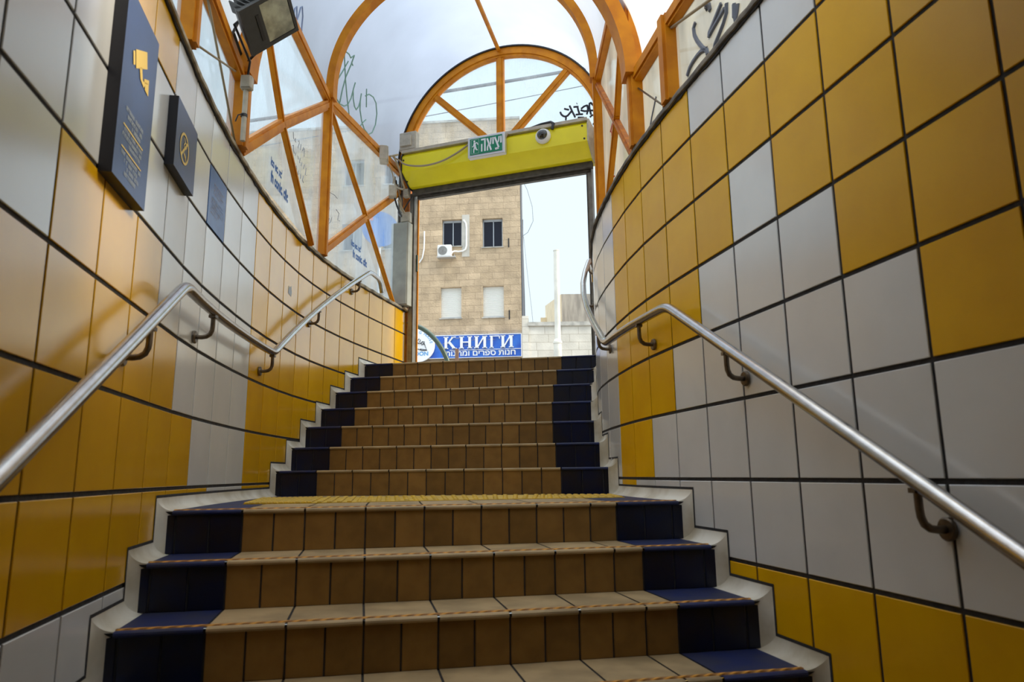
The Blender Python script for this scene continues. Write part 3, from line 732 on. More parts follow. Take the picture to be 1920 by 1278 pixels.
# ---------------------------------------------------------------- floodlight on the left post
fl=empty('floodlight',(-4.72,11.45,7.2),'dark grey floodlight tilted down from the orange post at upper left','floodlight')
fc=Vector((-4.10,10.75,7.62)); fn=Vector((.78,-.27,-.56)).normalized(); fu=Vector((.60,.34,.72)); fu=(fu-fn*fu.dot(fn)).normalized(); fr=fu.cross(fn).normalized()
def fp(a,b_,c): return fc+fr*(a*.9)+fu*(b_*.9)+fn*(c*.9)     # a: across, b: up, c: towards the light
b=MB()
def ringr(w,h,c): return [fp(-w,-h,c),fp(w,-h,c),fp(w,h,c),fp(-w,h,c)]
rows=[ringr(.20,.20,-.46),ringr(.30,.36,-.40),ringr(.40,.52,-.04),ringr(.41,.53,.0),ringr(.44,.57,.02),ringr(.44,.57,.10),ringr(.37,.50,.10),ringr(.37,.50,.085)]
b.grid(rows,0,False,closed=True); b.quad(rows[0]); b.box(fp(0,-.33,.085),(.37,.18,.012),(fr,fu,fn)); hs=b.build('housing',darkgrey,fl)
b=MB()
for i in range(9): b.box(fp(-.30,-.40+.1*i,-.22),(.10,.012,.16),(fr,fu,fn))
b.build('cooling_fin',darkgrey,hs)
b=MB(); b.box(fp(0.02,-.24,.10),(.22,.03,.01),(fr,fu,fn)); b.build('slot',black,hs)
b=MB(); b.quad([fp(-.36,-.14,.09),fp(.36,-.14,.09),fp(.36,.49,.09),fp(-.36,.49,.09)]); b.build('lens',glassl,fl,auto=False,label='dusty rectangular glass')
b=MB(); b.tube([fp(-.12,.18,.065),fp(.12,.18,.065)],.02,8); b.build('bulb',white,fl)
b=MB()
YK=Vector((-4.86,11.45,7.5))
for sgn in (-1,1):
    b.disc(fp(sgn*.42,.0,-.16),fr*sgn,.11,.07,18); b.bar(fp(sgn*.48,.0,-.16),YK+fr*(sgn*.30),.13,.035,up=fr)
b.bar(YK-fr*.32,YK+fr*.32,.13,.04,up=fn); b.build('yoke',black,fl)
b=MB(); b.tube([fp(.0,-.15,-.33),fp(.05,-.25,-.48),fp(.08,-.40,-.50),Vector((-4.60,11.40,7.25)),Vector((-4.66,11.48,6.98))],.022,8); b.build('power_cable',black,fl)
jb=empty('junction_box',(-4.66,11.5,6.85),'small beige cable box under the floodlight on the left post','junction box')
b=MB(); b.box((-4.66,11.48,6.88),(.10,.07,.13),bev=.02); b.build('body',beige,jb); b=MB(); b.box((-4.66,11.40,6.88),(.085,.015,.115),bev=.01); b.build('cover',beige,jb)
b=MB(); b.tube([(-4.68,11.50,6.76),(-4.69,11.52,5.80)],.045,10); cd=tag(b.build('conduit_pipe',beige),'thin vertical beige conduit beside the left orange post, below the floodlight','pipe')
b=MB(); b.disc((-4.69,11.51,6.25),(0,0,1),.06,.05,12); b.tube([(-4.69,11.45,6.28),(-4.76,11.42,6.24),(-4.80,11.42,6.12)],.012,6); b.build('cable_tie',black,cd)

# ---------------------------------------------------------------- roller shutter over the door
sh=empty('roller_shutter',dp(3.3,9.75,.4),'yellow-green roller shutter box over the street door, shutter rolled up','roller shutter')
b=MB(); prof=[(.10,11.12),(1.18,11.12),(1.30,10.98),(1.30,10.42),(.72,10.08),(.10,10.06)]
s0,s1=-.02,6.66
b.grid([[dp(s,z,o) for o,z in prof] for s in (s0,s1)],0,False,closed=True); bx=b.build('shutter_box',yellow,sh)
b=MB(); b.box(dp((s0+s1)/2,11.17,.70),((s1-s0)/2,.62,.055),(DS,DN,(0,0,1))); b.build('top_lip',beige,bx)
for s,mm in ((s0-.02,black),(s1+.0,beige)):
    b=MB(); b.prism([dp(s,z,o) for o,z in [(.08,11.22),(1.20,11.22),(1.33,11.0),(1.33,10.40),(.74,10.04),(.08,10.03)]],DS*.045); b.build('end_plate',mm,bx)
for s,z in ((s0+.08,10.85),(s1-.16,10.95),(s1-.10,10.5),(s0+.05,10.2)):
    b=MB(); b.disc(dp(s,z,1.30 if z>10.4 else .95),DN,.03,.02,10); b.build('screw',black,bx)
b=MB()
b.box(dp(3.3,9.98,.42),(3.3,.10,.10),(DS,DN,(0,0,1))); b.box(dp(3.3,9.93,.26),(3.2,.05,.15),(DS,DN,(0,0,1))); b.box(dp(3.3,9.84,.28),(3.15,.07,.035),(DS,DN,(0,0,1)))
b.build('bottom_slat',slatm,sh)
b=MB()
for k in range(3): b.box(dp(3.3,10.02-.09*k,.14),(3.2,.03,.04),(DS,DN,(0,0,1)),bev=.01)
b.build('curtain',slatm,sh)
for s,z,h_ in ((3.35,9.93,.32),(.45,9.90,.2),(6.05,9.93,.14)):
    b=MB(); b.box(dp(s,z,.34),(h_,.04,.05),(DS,DN,(0,0,1)),bev=.01); b.build('lock_bar',slatm,sh)
for s in (-.10,6.44):
    b=MB(); b.box(dp(s,(TOP+10.03)/2,.16),(.09,.14,(10.03-TOP)/2),(DS,DN,(0,0,1))); g_=b.build('guide_rail',greym,sh)
    b=MB(); b.box(dp(s+(.07 if s<1 else -.07),(TOP+10.0)/2,.30),(.018,.02,(10.0-TOP)/2),(DS,DN,(0,0,1))); b.build('rail_lip',slatm,g_)
b=MB(); b.box(dp(.01,7.45,.10),(.03,.03,.30),(DS,DN,(0,0,1))); b.build('strike_plate',greenr,g_)

# exit sign
es=empty('exit_sign',dp(3.28,10.40,1.42),'green and white exit sign with running man on the yellow shutter box','exit sign')
b=MB(); c=dp(3.27,10.76,1.43); Up=Vector((0,0,1))
b.box(c,(.66,.10,.37),(DS,DN,Up),bev=.015); b.build('frame',alu,es)
b=MB(); b.box(dp(3.27,10.76,1.54),(.575,.006,.285),(DS,DN,Up)); pn=b.build('face',green,es)
def ep(x,z,o=1.552): return dp(3.27+x,10.76+z,o)
def plate(b,pts,o=1.552): b.quad([ep(x,z,o) for x,z in pts])
b=MB()
def st(b,x0,z0,x1,z1,w):
    a=Vector((x0,0,z0)); d=Vector((x1,0,z1)); t=(d-a).normalized(); n=Vector((t.z,0,-t.x))*w/2
    b.quad([ep(p.x,p.z) for p in (a-n,d-n,d+n,a+n)])
# he, alef, yod, tsadi, yod from left to right
st(b,-.17,.205,.0,.205,.06); st(b,-.03,.22,-.03,-.22,.055); st(b,-.145,.05,-.145,-.22,.05)
st(b,.05,.22,.19,-.22,.06); st(b,.19,.22,.165,-.02,.045); st(b,.165,.02,.12,-.02,.045); st(b,.105,.02,.06,-.10,.045); st(b,.062,-.09,.06,-.22,.05)
st(b,.26,.22,.26,-.02,.055); st(b,.23,.205,.285,.205,.04)
st(b,.32,.22,.46,-.17,.06); st(b,.475,.22,.455,.06,.045); st(b,.46,.06,.41,.0,.045); st(b,.46,-.17,.33,-.20,.055); st(b,.34,-.22,.46,-.20,.05)
st(b,.54,.22,.54,-.02,.055); st(b,.51,.205,.565,.205,.04)
b.build('hebrew_word',signwhite,pn,auto=False,label='white Hebrew word for exit')
b=MB()
for k in range(12):
    a0=k*math.pi/6; a1=a0+math.pi/6; b.quad([ep(-.41,.185),ep(-.41+.035*math.cos(a0),.185+.04*math.sin(a0)),ep(-.41+.035*math.cos(a1),.185+.04*math.sin(a1))])
plate(b,[(-.44,.14),(-.37,.14),(-.35,-.02),(-.42,-.02)]); st(b,-.37,.12,-.31,.13,.035); st(b,-.31,.13,-.28,.05,.03); st(b,-.43,.10,-.45,.0,.03); st(b,-.45,.0,-.49,.01,.03)
st(b,-.37,-.02,-.34,-.12,.05); st(b,-.34,-.12,-.29,-.13,.035); st(b,-.40,-.02,-.43,-.12,.045); st(b,-.43,-.12,-.43,-.22,.035)
for x0,z0,x1,z1 in ((-.52,.25,-.52,-.24),(-.52,-.25,-.25,-.25),(-.25,.25,-.25,-.25),(-.52,.25,-.25,.25)): st(b,x0,z0,x1,z1,.006)
b.build('running_man',signwhite,pn,auto=False)
# dome camera
dc=empty('dome_camera',dp(5.2,10.88,1.30),'white dome security camera on the yellow shutter box','camera')
c=dp(5.2,10.80,1.30); ax=(DN+Vector((0,0,-.25))).normalized()
b=MB(); b.lathe(c,DN,[(0,.25),(.05,.26),(.11,.24),(.15,.19),(.15,.0)],32,capend=False); b.build('housing',white,dc)
b=MB(); b.lathe(c+DN*.13+Vector((0,0,.02)),(DN+Vector((-.05,0,.12))).normalized(),[(0,.175)]+[(.17*math.sin(a),.175*math.cos(a)) for a in [i*math.pi/2/10 for i in range(1,10)]]+[(.172,.001)],28); b.build('dome',dome,dc)
b=MB(); b.tube([dp(5.52,10.98,1.36),dp(5.56,11.18,1.36),dp(5.45,11.30,1.25),dp(5.1,11.31,1.20),dp(4.6,11.24,1.15),dp(4.3,11.23,1.15),dp(4.05,11.15,1.18)],.05,10); tag(b.build('cable',black),'black corrugated cable hose looping over the shutter box to the dome camera','cable')
b=MB(); b.tube([dp(4.02,11.24,1.2),dp(3.95,11.10,1.35),dp(3.90,10.95,1.38)],.03,8); b.tube([dp(4.0,11.22,1.2),dp(2.6,11.25,1.1)],.03,8); tag(b.build('cable',hosem),'short tan cable dropping behind the right edge of the exit sign','cable')

# ---------------------------------------------------------------- boxes and cables left of the door
def jbox(c,h,label,ax=None,face=None):
    e_=empty('junction_box',c-Vector((0,0,h[2])),label,'junction box'); ax=ax or (DS,DN,Vector((0,0,1)))
    b=MB(); b.box(c,h,ax,bev=.02); b.build('body',beige,e_); b=MB(); b.box(c+Vector(ax[1])*(h[1]+.012),(h[0]*.9,.014,h[2]*.9),ax,bev=.008); b.build('cover',beige,e_)
    return e_
nL=Vector((-.15,1,0)).normalized(); axL=(nL,Vector((nL.y,-nL.x,0)),Vector((0,0,1)))
def lp(t,z,off=0): return onplane(Ap,Dp,t,z,off,1)
jbox(lp(.60,10.47,.24),(.24,.13,.25),'beige cable box at the end of the left eave beam',axL)
j2=jbox(dp(-.22,12.0,.38),(.34,.14,.36),'large beige box standing above the left end of the shutter box')
b=MB(); b.box(dp(-.26,11.98,.58),(.22,.05,.20),(DS,DN,Up),bev=.01); b.build('small_box',beige,j2)
jbox(lp(.735,9.53,.26),(.15,.12,.20),'beige cable box hung below the shutter corner, beside the orange brace',axL)
jbox(dp(-.24,9.99,.46),(.11,.08,.16),'little grey box tucked under the left end of the shutter box')
jbox(dp(-.22,9.05,.50),(.17,.10,.19),'square beige box sitting on top of the tall grey cabinet')
cb=empty('electrical_cabinet',dp(-.38,5.80,.42),'tall narrow grey metal cabinet beside the left door jamb','cabinet')
b=MB(); b.box(dp(-.40,7.33,.45),(.34,.20,1.52),(DS,DN,Up),bev=.015); b.build('body',cabinet_m,cb)
b=MB(); b.box(dp(-.40,7.33,.665),(.31,.015,1.48),(DS,DN,Up),bev=.008); dr=b.build('cabinet_door',cabinet_m,cb)
b=MB(); b.disc(dp(-.66,7.6,.68),DN,.025,.02,10); b.build('lock',black,dr)
def cable(pts,r,m,label,name='cable'):
    # smooth the control points
    Q=[Vector(p) for p in pts]
    for _ in range(3):
        R_=[Q[0]]
        for a,c in zip(Q[:-1],Q[1:]): R_+= [a*.75+c*.25, a*.25+c*.75]
        R_.append(Q[-1]); Q=R_
    b=MB(); b.tube(Q,r,8); return tag(b.build(name,m),label,'cable')
cable([lp(.645,10.55,.36),lp(.72,10.85,.55),dp(-.35,11.0,1.45),dp(.0,10.80,1.46),dp(.2,10.58,1.46),dp(.9,10.42,1.46),dp(1.6,10.48,1.44),dp(2.2,10.72,1.42),dp(2.62,10.98,1.40)],.032,hosem,'beige cable sagging across the shutter box to the exit sign')
cable([lp(.63,10.2,.36),lp(.66,10.0,.42),lp(.69,9.85,.40),lp(.70,9.72,.36)],.02,hosem,'thin beige cable between the two cable boxes beside the shutter')
cable([lp(.74,9.32,.34),lp(.76,9.0,.40),lp(.84,8.85,.42),dp(-.52,9.2,.62),dp(-.40,9.55,.62),dp(-.5,9.9,.6),dp(-.62,10.5,.6)],.03,black,'black cable looping under the shutter corner')
cable([lp(.77,9.32,.40),lp(.80,9.1,.46),lp(.86,9.02,.48),dp(-.42,9.35,.66),dp(-.34,9.6,.66),dp(-.46,9.9,.66),dp(-.52,10.3,.66)],.032,hosem,'beige cable looping under the shutter corner')
cable([lp(.66,10.62,.44),lp(.74,10.35,.50),lp(.78,10.0,.5),lp(.84,9.85,.5),dp(-.60,10.2,.7),dp(-.62,10.6,.7)],.035,hosem,'beige cable knotted between the eave box and the conduits left of the shutter')
cable([dp(-.36,9.2,.5),dp(-.33,9.4,.5),dp(-.12,9.75,.45),dp(-.05,9.85,.4)],.025,black,'short black cable rising from the box above the grey cabinet')
b=MB()
for k,(s,o) in enumerate(((-.62,.34),(-.55,.30),(-.50,.36))): b.tube([dp(s,8.85,o),dp(s,10.4,o),dp(s+.02,11.0,o)],.04,8)
tag(b.build('cable_bundle',greym),'bundle of grey conduits rising from the grey cabinet behind the shutter end','pipe')
b=MB(); e_=[wp(*LW,18.86,z,o) for z,o in ((5.70,.12),(5.62,.16),(5.45,.16),(5.0,.14),(4.2,.14),(3.35,.14))]; b.tube([wp(*LW,18.5,5.74,.13)]+e_,.05,10); pp=tag(b.build('drain_pipe',hosem),'thin beige pipe running down the end of the left wall by the door','pipe')
for z in (5.25,3.75):
    b=MB(); b.disc(wp(*LW,18.86,z,.145),(0,0,1),.075,.05,12); b.build('pipe_clip',greym,pp)

# ---------------------------------------------------------------- marks on glass and sheets
GREEN=[[(0.055,0.454),(0.079,0.409),(0.103,0.36),(0.139,0.299),(0.182,0.217),(0.224,0.125),(0.265,0.013)],[(0.045,0.329),(0.066,0.367),(0.095,0.399),(0.128,0.408),(0.153,0.399),(0.172,0.439)],[(0.052,0.038),(0.099,0.152),(0.132,0.272),(0.145,0.362)],[(0.172,0.432),(0.178,0.356),(0.17,0.249),(0.167,0.141),(0.157,0.029)],[(0.041,0.15),(0.072,0.089),(0.111,0.033),(0.158,0.016),(0.204,0.035),(0.243,0.077),(0.267,0.152),(0.269,0.226),(0.269,0.287)],[(0.269,0.226),(0.29,0.163),(0.316,0.12),(0.34,0.109),(0.361,0.154),(0.365,0.208),(0.357,0.264)],[(0.365,0.208),(0.381,0.14),(0.416,0.072),(0.455,0.027),(0.513,0.019),(0.561,0.068),(0.589,0.159),(0.577,0.25),(0.533,0.316),(0.485,0.333),(0.434,0.319),(0.403,0.279)],[(0.392,0.333),(0.417,0.279),(0.445,0.211)],[(0.406,0.017),(0.429,0.06),(0.465,0.115)],[(0.176,0.377),(0.195,0.371)]]
BLUE=[[(0.437,0.07),(0.455,0.105),(0.482,0.083),(0.5,0.034)],[(0.498,0.046),(0.499,0.123),(0.515,0.156),(0.533,0.107),(0.54,0.053)],[(0.536,0.071),(0.549,0.124),(0.552,0.189),(0.564,0.21),(0.592,0.169),(0.604,0.096),(0.613,0.019)]]
R32=[[(0.814,6.63),(0.83,6.58),(0.827,6.45),(0.81,6.3),(0.778,6.1),(0.75,5.98),(0.748,5.91)],[(0.75,6.01),(0.788,6.08),(0.816,6.09),(0.85,6.08),(0.875,6.05),(0.897,5.98)],[(0.64,6.38),(0.667,6.32),(0.698,6.25),(0.726,6.19),(0.73,6.13)],[(0.624,6.25),(0.657,6.22),(0.696,6.19),(0.723,6.16)],[(0.611,6.28),(0.615,6.15),(0.638,6.06),(0.669,5.98),(0.696,5.92),(0.704,5.86)],[(0.57,6.14),(0.574,5.97),(0.569,5.87),(0.557,5.97),(0.548,6.07)],[(0.742,6.69),(0.73,6.65),(0.727,6.6),(0.74,6.62),(0.732,6.59)],[(0.718,6.62),(0.712,6.5)]]
R21=[[(0.077,6.7),(0.21,6.56),(0.292,6.33),(0.344,5.92)],[(0.21,6.56),(0.06,6.23)],[(0.514,6.35),(0.669,6.11),(0.752,5.94)],[(0.046,6.07),(0.179,5.89),(0.199,5.83)],[(0.752,5.94),(0.645,5.99),(0.518,5.94),(0.46,5.86)]]
RED=[[(0.536,7.95),(0.566,7.71),(0.632,7.46),(0.743,7.47)],[(0.713,8.04),(0.637,8.05),(0.562,7.78),(0.562,7.46)],[(0.68,7.95),(0.653,7.41),(0.743,7.47),(0.728,7.05),(0.7,6.86),(0.651,6.76)],[(0.683,7.54),(0.626,7.23),(0.687,7.11)]]
BLK=[[(5.42,12.32),(5.46,12.22),(5.53,12.15),(5.6,12.12),(5.68,12.14),(5.75,12.21),(5.81,12.27),(5.87,12.29)],[(5.76,12.49),(5.81,12.36),(5.85,12.25),(5.91,12.12),(5.94,12.03)],[(5.57,12.42),(5.63,12.39),(5.73,12.35)],[(5.9,12.42),(5.99,12.41),(6.07,12.4)],[(6.04,12.38),(6.06,12.27),(6.1,12.11)],[(5.97,12.12),(6.09,12.11),(6.22,12.09)],[(6.01,12.52),(6.03,12.53)],[(6.38,12.39),(6.27,12.37),(6.16,12.3)],[(6.15,12.25),(6.28,12.19),(6.37,12.18),(6.47,12.18),(6.61,12.15),(6.73,12.1)],[(6.38,12.39),(6.4,12.26),(6.38,12.15),(6.36,12.06)],[(6.5,12.03),(6.47,12.17),(6.45,12.32),(6.46,12.44),(6.5,12.46),(6.61,12.32),(6.73,12.14),(6.76,12.07)],[(6.46,11.93),(6.53,11.99),(6.61,11.98),(6.71,11.91),(6.76,11.8),(6.75,11.71),(6.7,11.64),(6.63,11.63),(6.56,11.67)],[(6.04,12.0),(6.25,11.96)],[(5.62,12.09),(5.61,11.99)]]
SCR1=[[(0.558,7.89),(0.566,7.75),(0.583,7.79)],[(0.591,7.84),(0.584,7.76),(0.597,7.76)],[(0.623,7.86),(0.635,7.92),(0.641,7.87),(0.626,7.72),(0.631,7.71)],[(0.664,7.92),(0.658,7.75)],[(0.697,7.94),(0.686,7.81),(0.707,7.95),(0.712,7.74)],[(0.554,7.54),(0.57,7.6),(0.568,7.49),(0.583,7.43)],[(0.6,7.5),(0.593,7.41)],[(0.627,7.51),(0.638,7.45)],[(0.659,7.54),(0.653,7.4),(0.67,7.47)],[(0.688,7.52),(0.677,7.4)],[(0.722,7.56),(0.711,7.42)],[(0.748,7.54),(0.738,7.33),(0.757,7.37)],[(0.616,7.23),(0.623,7.13)],[(0.645,7.18),(0.639,7.06),(0.66,7.15)],[(0.678,7.18),(0.676,7.06)],[(0.715,7.24),(0.704,7.1),(0.72,7.07)]]
SCR2=[[(0.073,7.77),(0.125,7.82),(0.157,7.8)],[(0.148,7.45),(0.18,7.41),(0.169,7.18),(0.192,7.21)],[(0.083,7.34),(0.072,7.16)],[(0.058,6.98),(0.083,7.02),(0.077,6.84),(0.101,6.99)],[(0.108,7.12),(0.097,6.96)]]
def strokes(name,S_,fn,r,m,parent,label=None):
    b=MB()
    for s in S_: b.tube([fn(*p) for p in s],r,6)
    return b.build(name,m,parent,label=label)
strokes('graffiti',GREEN,lambda t,h: vault_pt('A','D',t,h,.085),.020,inkg,c4_,'green marker scrawl')
strokes('graffiti',BLUE,lambda t,h: vault_pt('B','A',t,h,.085),.018,inkb,c3_,'blue marker scrawl')
strokes('graffiti',BLK,lambda s,z: dp(s,z,-.045),.035,inkk,fan,'black marker tag')
strokes('graffiti',SCR1,lambda t,z: onplane(Bp,Ap,t,z,-.055,1),.006,inkgrey,w1,'faint pencil scribble')
strokes('graffiti',SCR2,lambda t,z: onplane(Ap,Dp,t,z,-.055,1),.007,inkgrey,w2,'faint scratched marks')
strokes('graffiti',RED,lambda t,z: onplane(Rb,Ra,t,z,-.050,-1),.02,inkr,w5,'red marker scrawl')
strokes('graffiti',R21,lambda t,z: onplane(R2,Rb,t,z,-.065,-1),.022,inkgrey,w6,'grey spray paint scrawl')
strokes('graffiti',R32,lambda t,z: onplane(R3,R2,t,z,-.065,-1),.04,inkgrey,w7,'grey spray paint scrawl')
def stickertext(A,B,t,z,txt,size,par,sxx=1.0):
    a=onplane(A,B,0,0,0,1); c=onplane(A,B,1,0,0,1); textmesh(txt,size,onplane(A,B,t,z,-.045,1),(c-a),(0,0,1),0,[stick],'blue_lettering',par,bold=.055,sx=sxx)
stickertext(Bp,Ap,.387,6.50,"ico ec. xc'",.26,w1,.75); stickertext(Bp,Ap,.430,6.18,"fn conic. cfic",.34,w1,.72)
stickertext(Ap,Dp,.385,6.86,"ico ec. xc'",.26,w2,.75); stickertext(Ap,Dp,.435,6.56,"fn conic. cfic",.32,w2,.72)

# ---------------------------------------------------------------- across the street
FP=Vector((1.602,110,0)); FD=Vector((1,-.09,0)).normalized(); FN=Vector((FD.y,-FD.x,0))   # FN faces the station
def bp_(s,z,o=0): v=FP+FD*s+FN*o; v.z=z; return v
bld=empty('apartment_building',bp_(-30,TOP,-10),'tall tan stone apartment building with small windows across the street','building')
wins=[(-13.0,-9.7,36.9,41.5,'g'),(-6.3,-2.95,36.5,41.4,'g'),(-13.15,-9.75,24.8,29.9,'s'),(-6.25,-2.85,24.75,29.9,'s'),(-13.1,-9.7,48.3,53,'g'),(-6.3,-2.9,48.2,53,'g'),
 (-30,-26.5,36.9,41.5,'g'),(-23,-19.6,36.9,41.5,'g'),(-30,-26.5,24.8,29.9,'s'),(-23,-19.6,24.8,29.9,'s'),(-30,-26.5,48.3,53,'g'),(-23,-19.6,48.3,53,'g')]
BW,BT=-60,58.9
def facade(b,rects,s0,s1,z0,z1,depth):
    ss=sorted({s0,s1,*[r[0] for r in rects],*[r[1] for r in rects]}); zs=sorted({z0,z1,*[r[2] for r in rects],*[r[3] for r in rects]})
    for i in range(len(ss)-1):
        for j in range(len(zs)-1):
            cs=(ss[i]+ss[i+1])/2; cz=(zs[j]+zs[j+1])/2
            if any(r[0]<cs<r[1] and r[2]<cz<r[3] for r in rects): continue
            b.quad([bp_(ss[i],zs[j]),bp_(ss[i+1],zs[j]),bp_(ss[i+1],zs[j+1]),bp_(ss[i],zs[j+1])])
    for r in rects:
        a,c,d,e=r[0],r[1],r[2],r[3]; q=[(a,d),(c,d),(c,e),(a,e)]
        for k in range(4):
            p0,p1=q[k],q[(k+1)%4]; b.quad([bp_(*p0),bp_(*p1),bp_(*p1,-depth),bp_(*p0,-depth)])
b=MB(); facade(b,wins,BW,0,TOP,BT,1.0)
back=[bp_(BW,TOP,-35),bp_(-4,TOP,-35),bp_(-4,BT,-35),bp_(BW,BT,-35)]
b.quad(back); b.quad([bp_(0,TOP),bp_(-4,TOP,-35),bp_(-4,BT,-35),bp_(0,BT)]); b.quad([bp_(BW,TOP),bp_(BW,TOP,-35),bp_(BW,BT,-35),bp_(BW,BT)]); b.quad([bp_(BW,BT),bp_(0,BT),bp_(-4,BT,-35),bp_(BW,BT,-35)])
b.build('facade',stone,bld)
b=MB(); b.box(bp_(BW/2,BT+.15,-.35),(-BW/2+.1,.5,.2),(FD,FN,(0,0,1))); b.build('parapet',capstone,bld)
for a,c,d,e_,k in wins:
    if k=='g':
        w=MB()
        for s in (a+.09,c-.09,(a+c)/2+.1): w.box(bp_(s,(d+e_)/2,-.75),(.09 if s<a+.2 or s>c-.2 else .07,.12,(e_-d)/2),(FD,FN,(0,0,1)))
        for z in (d+.1,e_-.18): w.box(bp_((a+c)/2,z,-.75),((c-a)/2,.12,.1 if z<e_-1 else .18),(FD,FN,(0,0,1)))
        wn=w.build('window',winframe,bld)
        w=MB(); w.box(bp_((a+c)/2,(d+e_)/2,-.85),((c-a)/2,.03,(e_-d)/2),(FD,FN,(0,0,1))); w.build('glass',winglass,wn)
    else:
        w=MB(); h=e_-d; n=26; rows=[]
        for i in range(n):
            z0=d+h*i/n; z1=d+h*(i+1)/n; top=i>n-6
            rows+= [[bp_(s,z0+.02,-.55-(.05 if top else .03)) for s in (a,c)],[bp_(s,z0+.05,-.50+(-.04 if top else 0)) for s in (a,c)],[bp_(s,z1-.02,-.50+(-.04 if top else 0)) for s in (a,c)]]
        w.grid(rows,0,False); sw=w.build('roller_blind',shutterw,bld,auto=False)
        w=MB(); w.box(bp_((a+c)/2,d+.12,-.48),((c-a)/2,.06,.08),(FD,FN,(0,0,1))); w.build('blind_rail',winframe,sw)
    w=MB(); w.box(bp_((a+c)/2,d-.09,.0),((c-a)/2+.15,.16,.08),(FD,FN,(0,0,1))); w.build('window_sill',capstone,bld)
for z in (37.07,25.04): 
    b=MB(); b.box(bp_(-1.98,z,.05),(.09,.06,.75),(FD,FN,(0,0,1))); b.build('vent_slot',black,bld)
b=MB(); b.tube([bp_(.18,TOP,-.25),bp_(.18,30,-.25),bp_(.12,44,-.25),bp_(.15,BT-1,-.25)],.22,10); b.build('drain_pipe',pipem,bld)
b=MB(); b.tube([bp_(.5,16,-.2),bp_(.45,28,-.2),bp_(.30,36,-.2),bp_(.35,41,-.2)],.10,8); b.build('service_pipe',pipem,bld)
b=MB(); b.box(bp_(-8.5,10.2,-.05),(8,.15,5.5),(FD,FN,(0,0,1))); b.build('shopfront',winglass,bld)
b=MB(); b.box(bp_(-8.3,17.35,.3),(8.3,.3,.16),(FD,FN,(0,0,1))); b.build('awning_strip',brownp,bld)
# air conditioner
def acunit(s,z,label):
    ac=empty('air_conditioner',bp_(s,z-1.05,.6),label,'air conditioner')
    b=MB(); b.box(bp_(s,z,.72),(1.15,.38,.98),(FD,FN,Up),bev=.08); bd=b.build('casing',white,ac)
    b=MB()
    for k in range(7): 
        r=.12+.1*k; rows=[]
        b.tube([bp_(s-.28+r*math.cos(a),z+r*math.sin(a),1.13) for a in [i*math.pi/14 for i in range(29)]],.018,5)
    b.build('fan_grille',alu,bd)
    b=MB(); b.disc(bp_(s-.28,z,1.10),FN,.76,.012,28); b.build('fan_recess',greym,bd)
    b=MB(); b.box(bp_(s+.3,z-1.06,.55),(1.55,.55,.05),(FD,FN,Up)); b.bar(bp_(s+1.5,z-1.1,.1),bp_(s+1.5,z-.4,.1),.08,.08); b.build('shelf_bracket',alu,ac)
    b=MB(); b.tube([bp_(s+1.1,z-.45,.7),bp_(s+1.25,z-.1,.5),bp_(s+1.6,z+.05,.3),bp_(s+2.2,z-.02,.25),bp_(s+2.9,z+.05,.2),bp_(s+3.35,z+.35,.2),bp_(s+3.5,z+1.0,.2),bp_(s+3.5,z+4.0,.2),bp_(s+3.4,z+4.8,.2),bp_(s+3.15,z+5.2,.15),bp_(s+3.0,z+5.4,.0)],.14,8); b.build('pipe_cover',white,ac)
acunit(-12.4,35.85,'white air conditioner unit with a pipe, under the upper left window across the street')
b=MB(); b.tube([bp_(-16.7,34.2,.2),bp_(-16.2,35,.2),bp_(-15.95,36.5,.2),bp_(-15.9,38,.2),bp_(-15.95,39.6,.1)],.12,8); b.build('wall_hose',white,bld)
b=MB(); b.tube([bp_(-18.6,41.5,.2),bp_(-18.5,33.5,.2),bp_(-18.9,32.3,.2),bp_(-19.6,31.8,.2)],.12,8); b.build('wall_hose',white,bld)
b=MB(); b.box(bp_(-9.05,38.6,.02),(.62,.02,3.6),(FD,FN,Up)); b.build('paint_patch',drv,bld)
# shop sign
ss_=empty('shop_sign',bp_(-6.5,18.2,.5),'blue bookshop sign with white letters on the stone building across the street','sign')
b=MB(); b.box(bp_(-8.2,20.0,.35),(8.1,.25,1.80),(FD,FN,Up)); sp=b.build('panel',signblue,ss_)
b=MB()
for z in (21.83,): b.box(bp_(-8.2,z,.64),(8.1,.03,.06),(FD,FN,Up))
b.box(bp_(-5.8,19.42,.66),(5.7,.03,.05),(FD,FN,Up)); b.box(bp_(-.06,20,.64),(.06,.04,1.85),(FD,FN,Up)); b.box(bp_(-8.2,18.17,.64),(8.1,.04,.04),(FD,FN,Up)); b.build('silver_line',signwhite,sp)
def letter(polys,s,z,w,h,name='letter'):
    b=MB()
    for pl_ in polys: b.prism([bp_(s+x*w,z+y*h,.68) for x,y in pl_],FN*.22)
    return b.build(name,signwhite,ss_)
def rect(x0,y0,x1,y1): return [(x0,y0),(x1,y0),(x1,y1),(x0,y1)]
sf=.07
def stem(x,w=.2): return [rect(x,0,x+w,1),rect(x-.08,0,x+w+.08,sf),rect(x-.08,1-sf,x+w+.08,1)]
K=stem(.08)+[[(.28,.46),(.38,.46),(.82,1.0),(.68,1.0)],[(.32,.56),(.50,.62),(1.0,0),(.74,0)],rect(.60,1-sf,.95,1),rect(.66,0,1.04,sf)]
H=stem(.08)+stem(.72)+[rect(.28,.48,.72,.57)]
I=stem(.08)+stem(.72)+[[(.28,.02),(.28,.22),(.72,.98),(.72,.78)]]
G=stem(.08)+[rect(.28,1-sf,.92,1),[(.92,1),(.84,1),(.84,.80),(.92,.70)]]
for pl_,s in ((K,-12.45),(H,-9.95),(I,-7.55),(G,-5.1),(I,-3.35)): letter(pl_,s,19.62,1.78 if pl_ is G else 2.05,1.95)
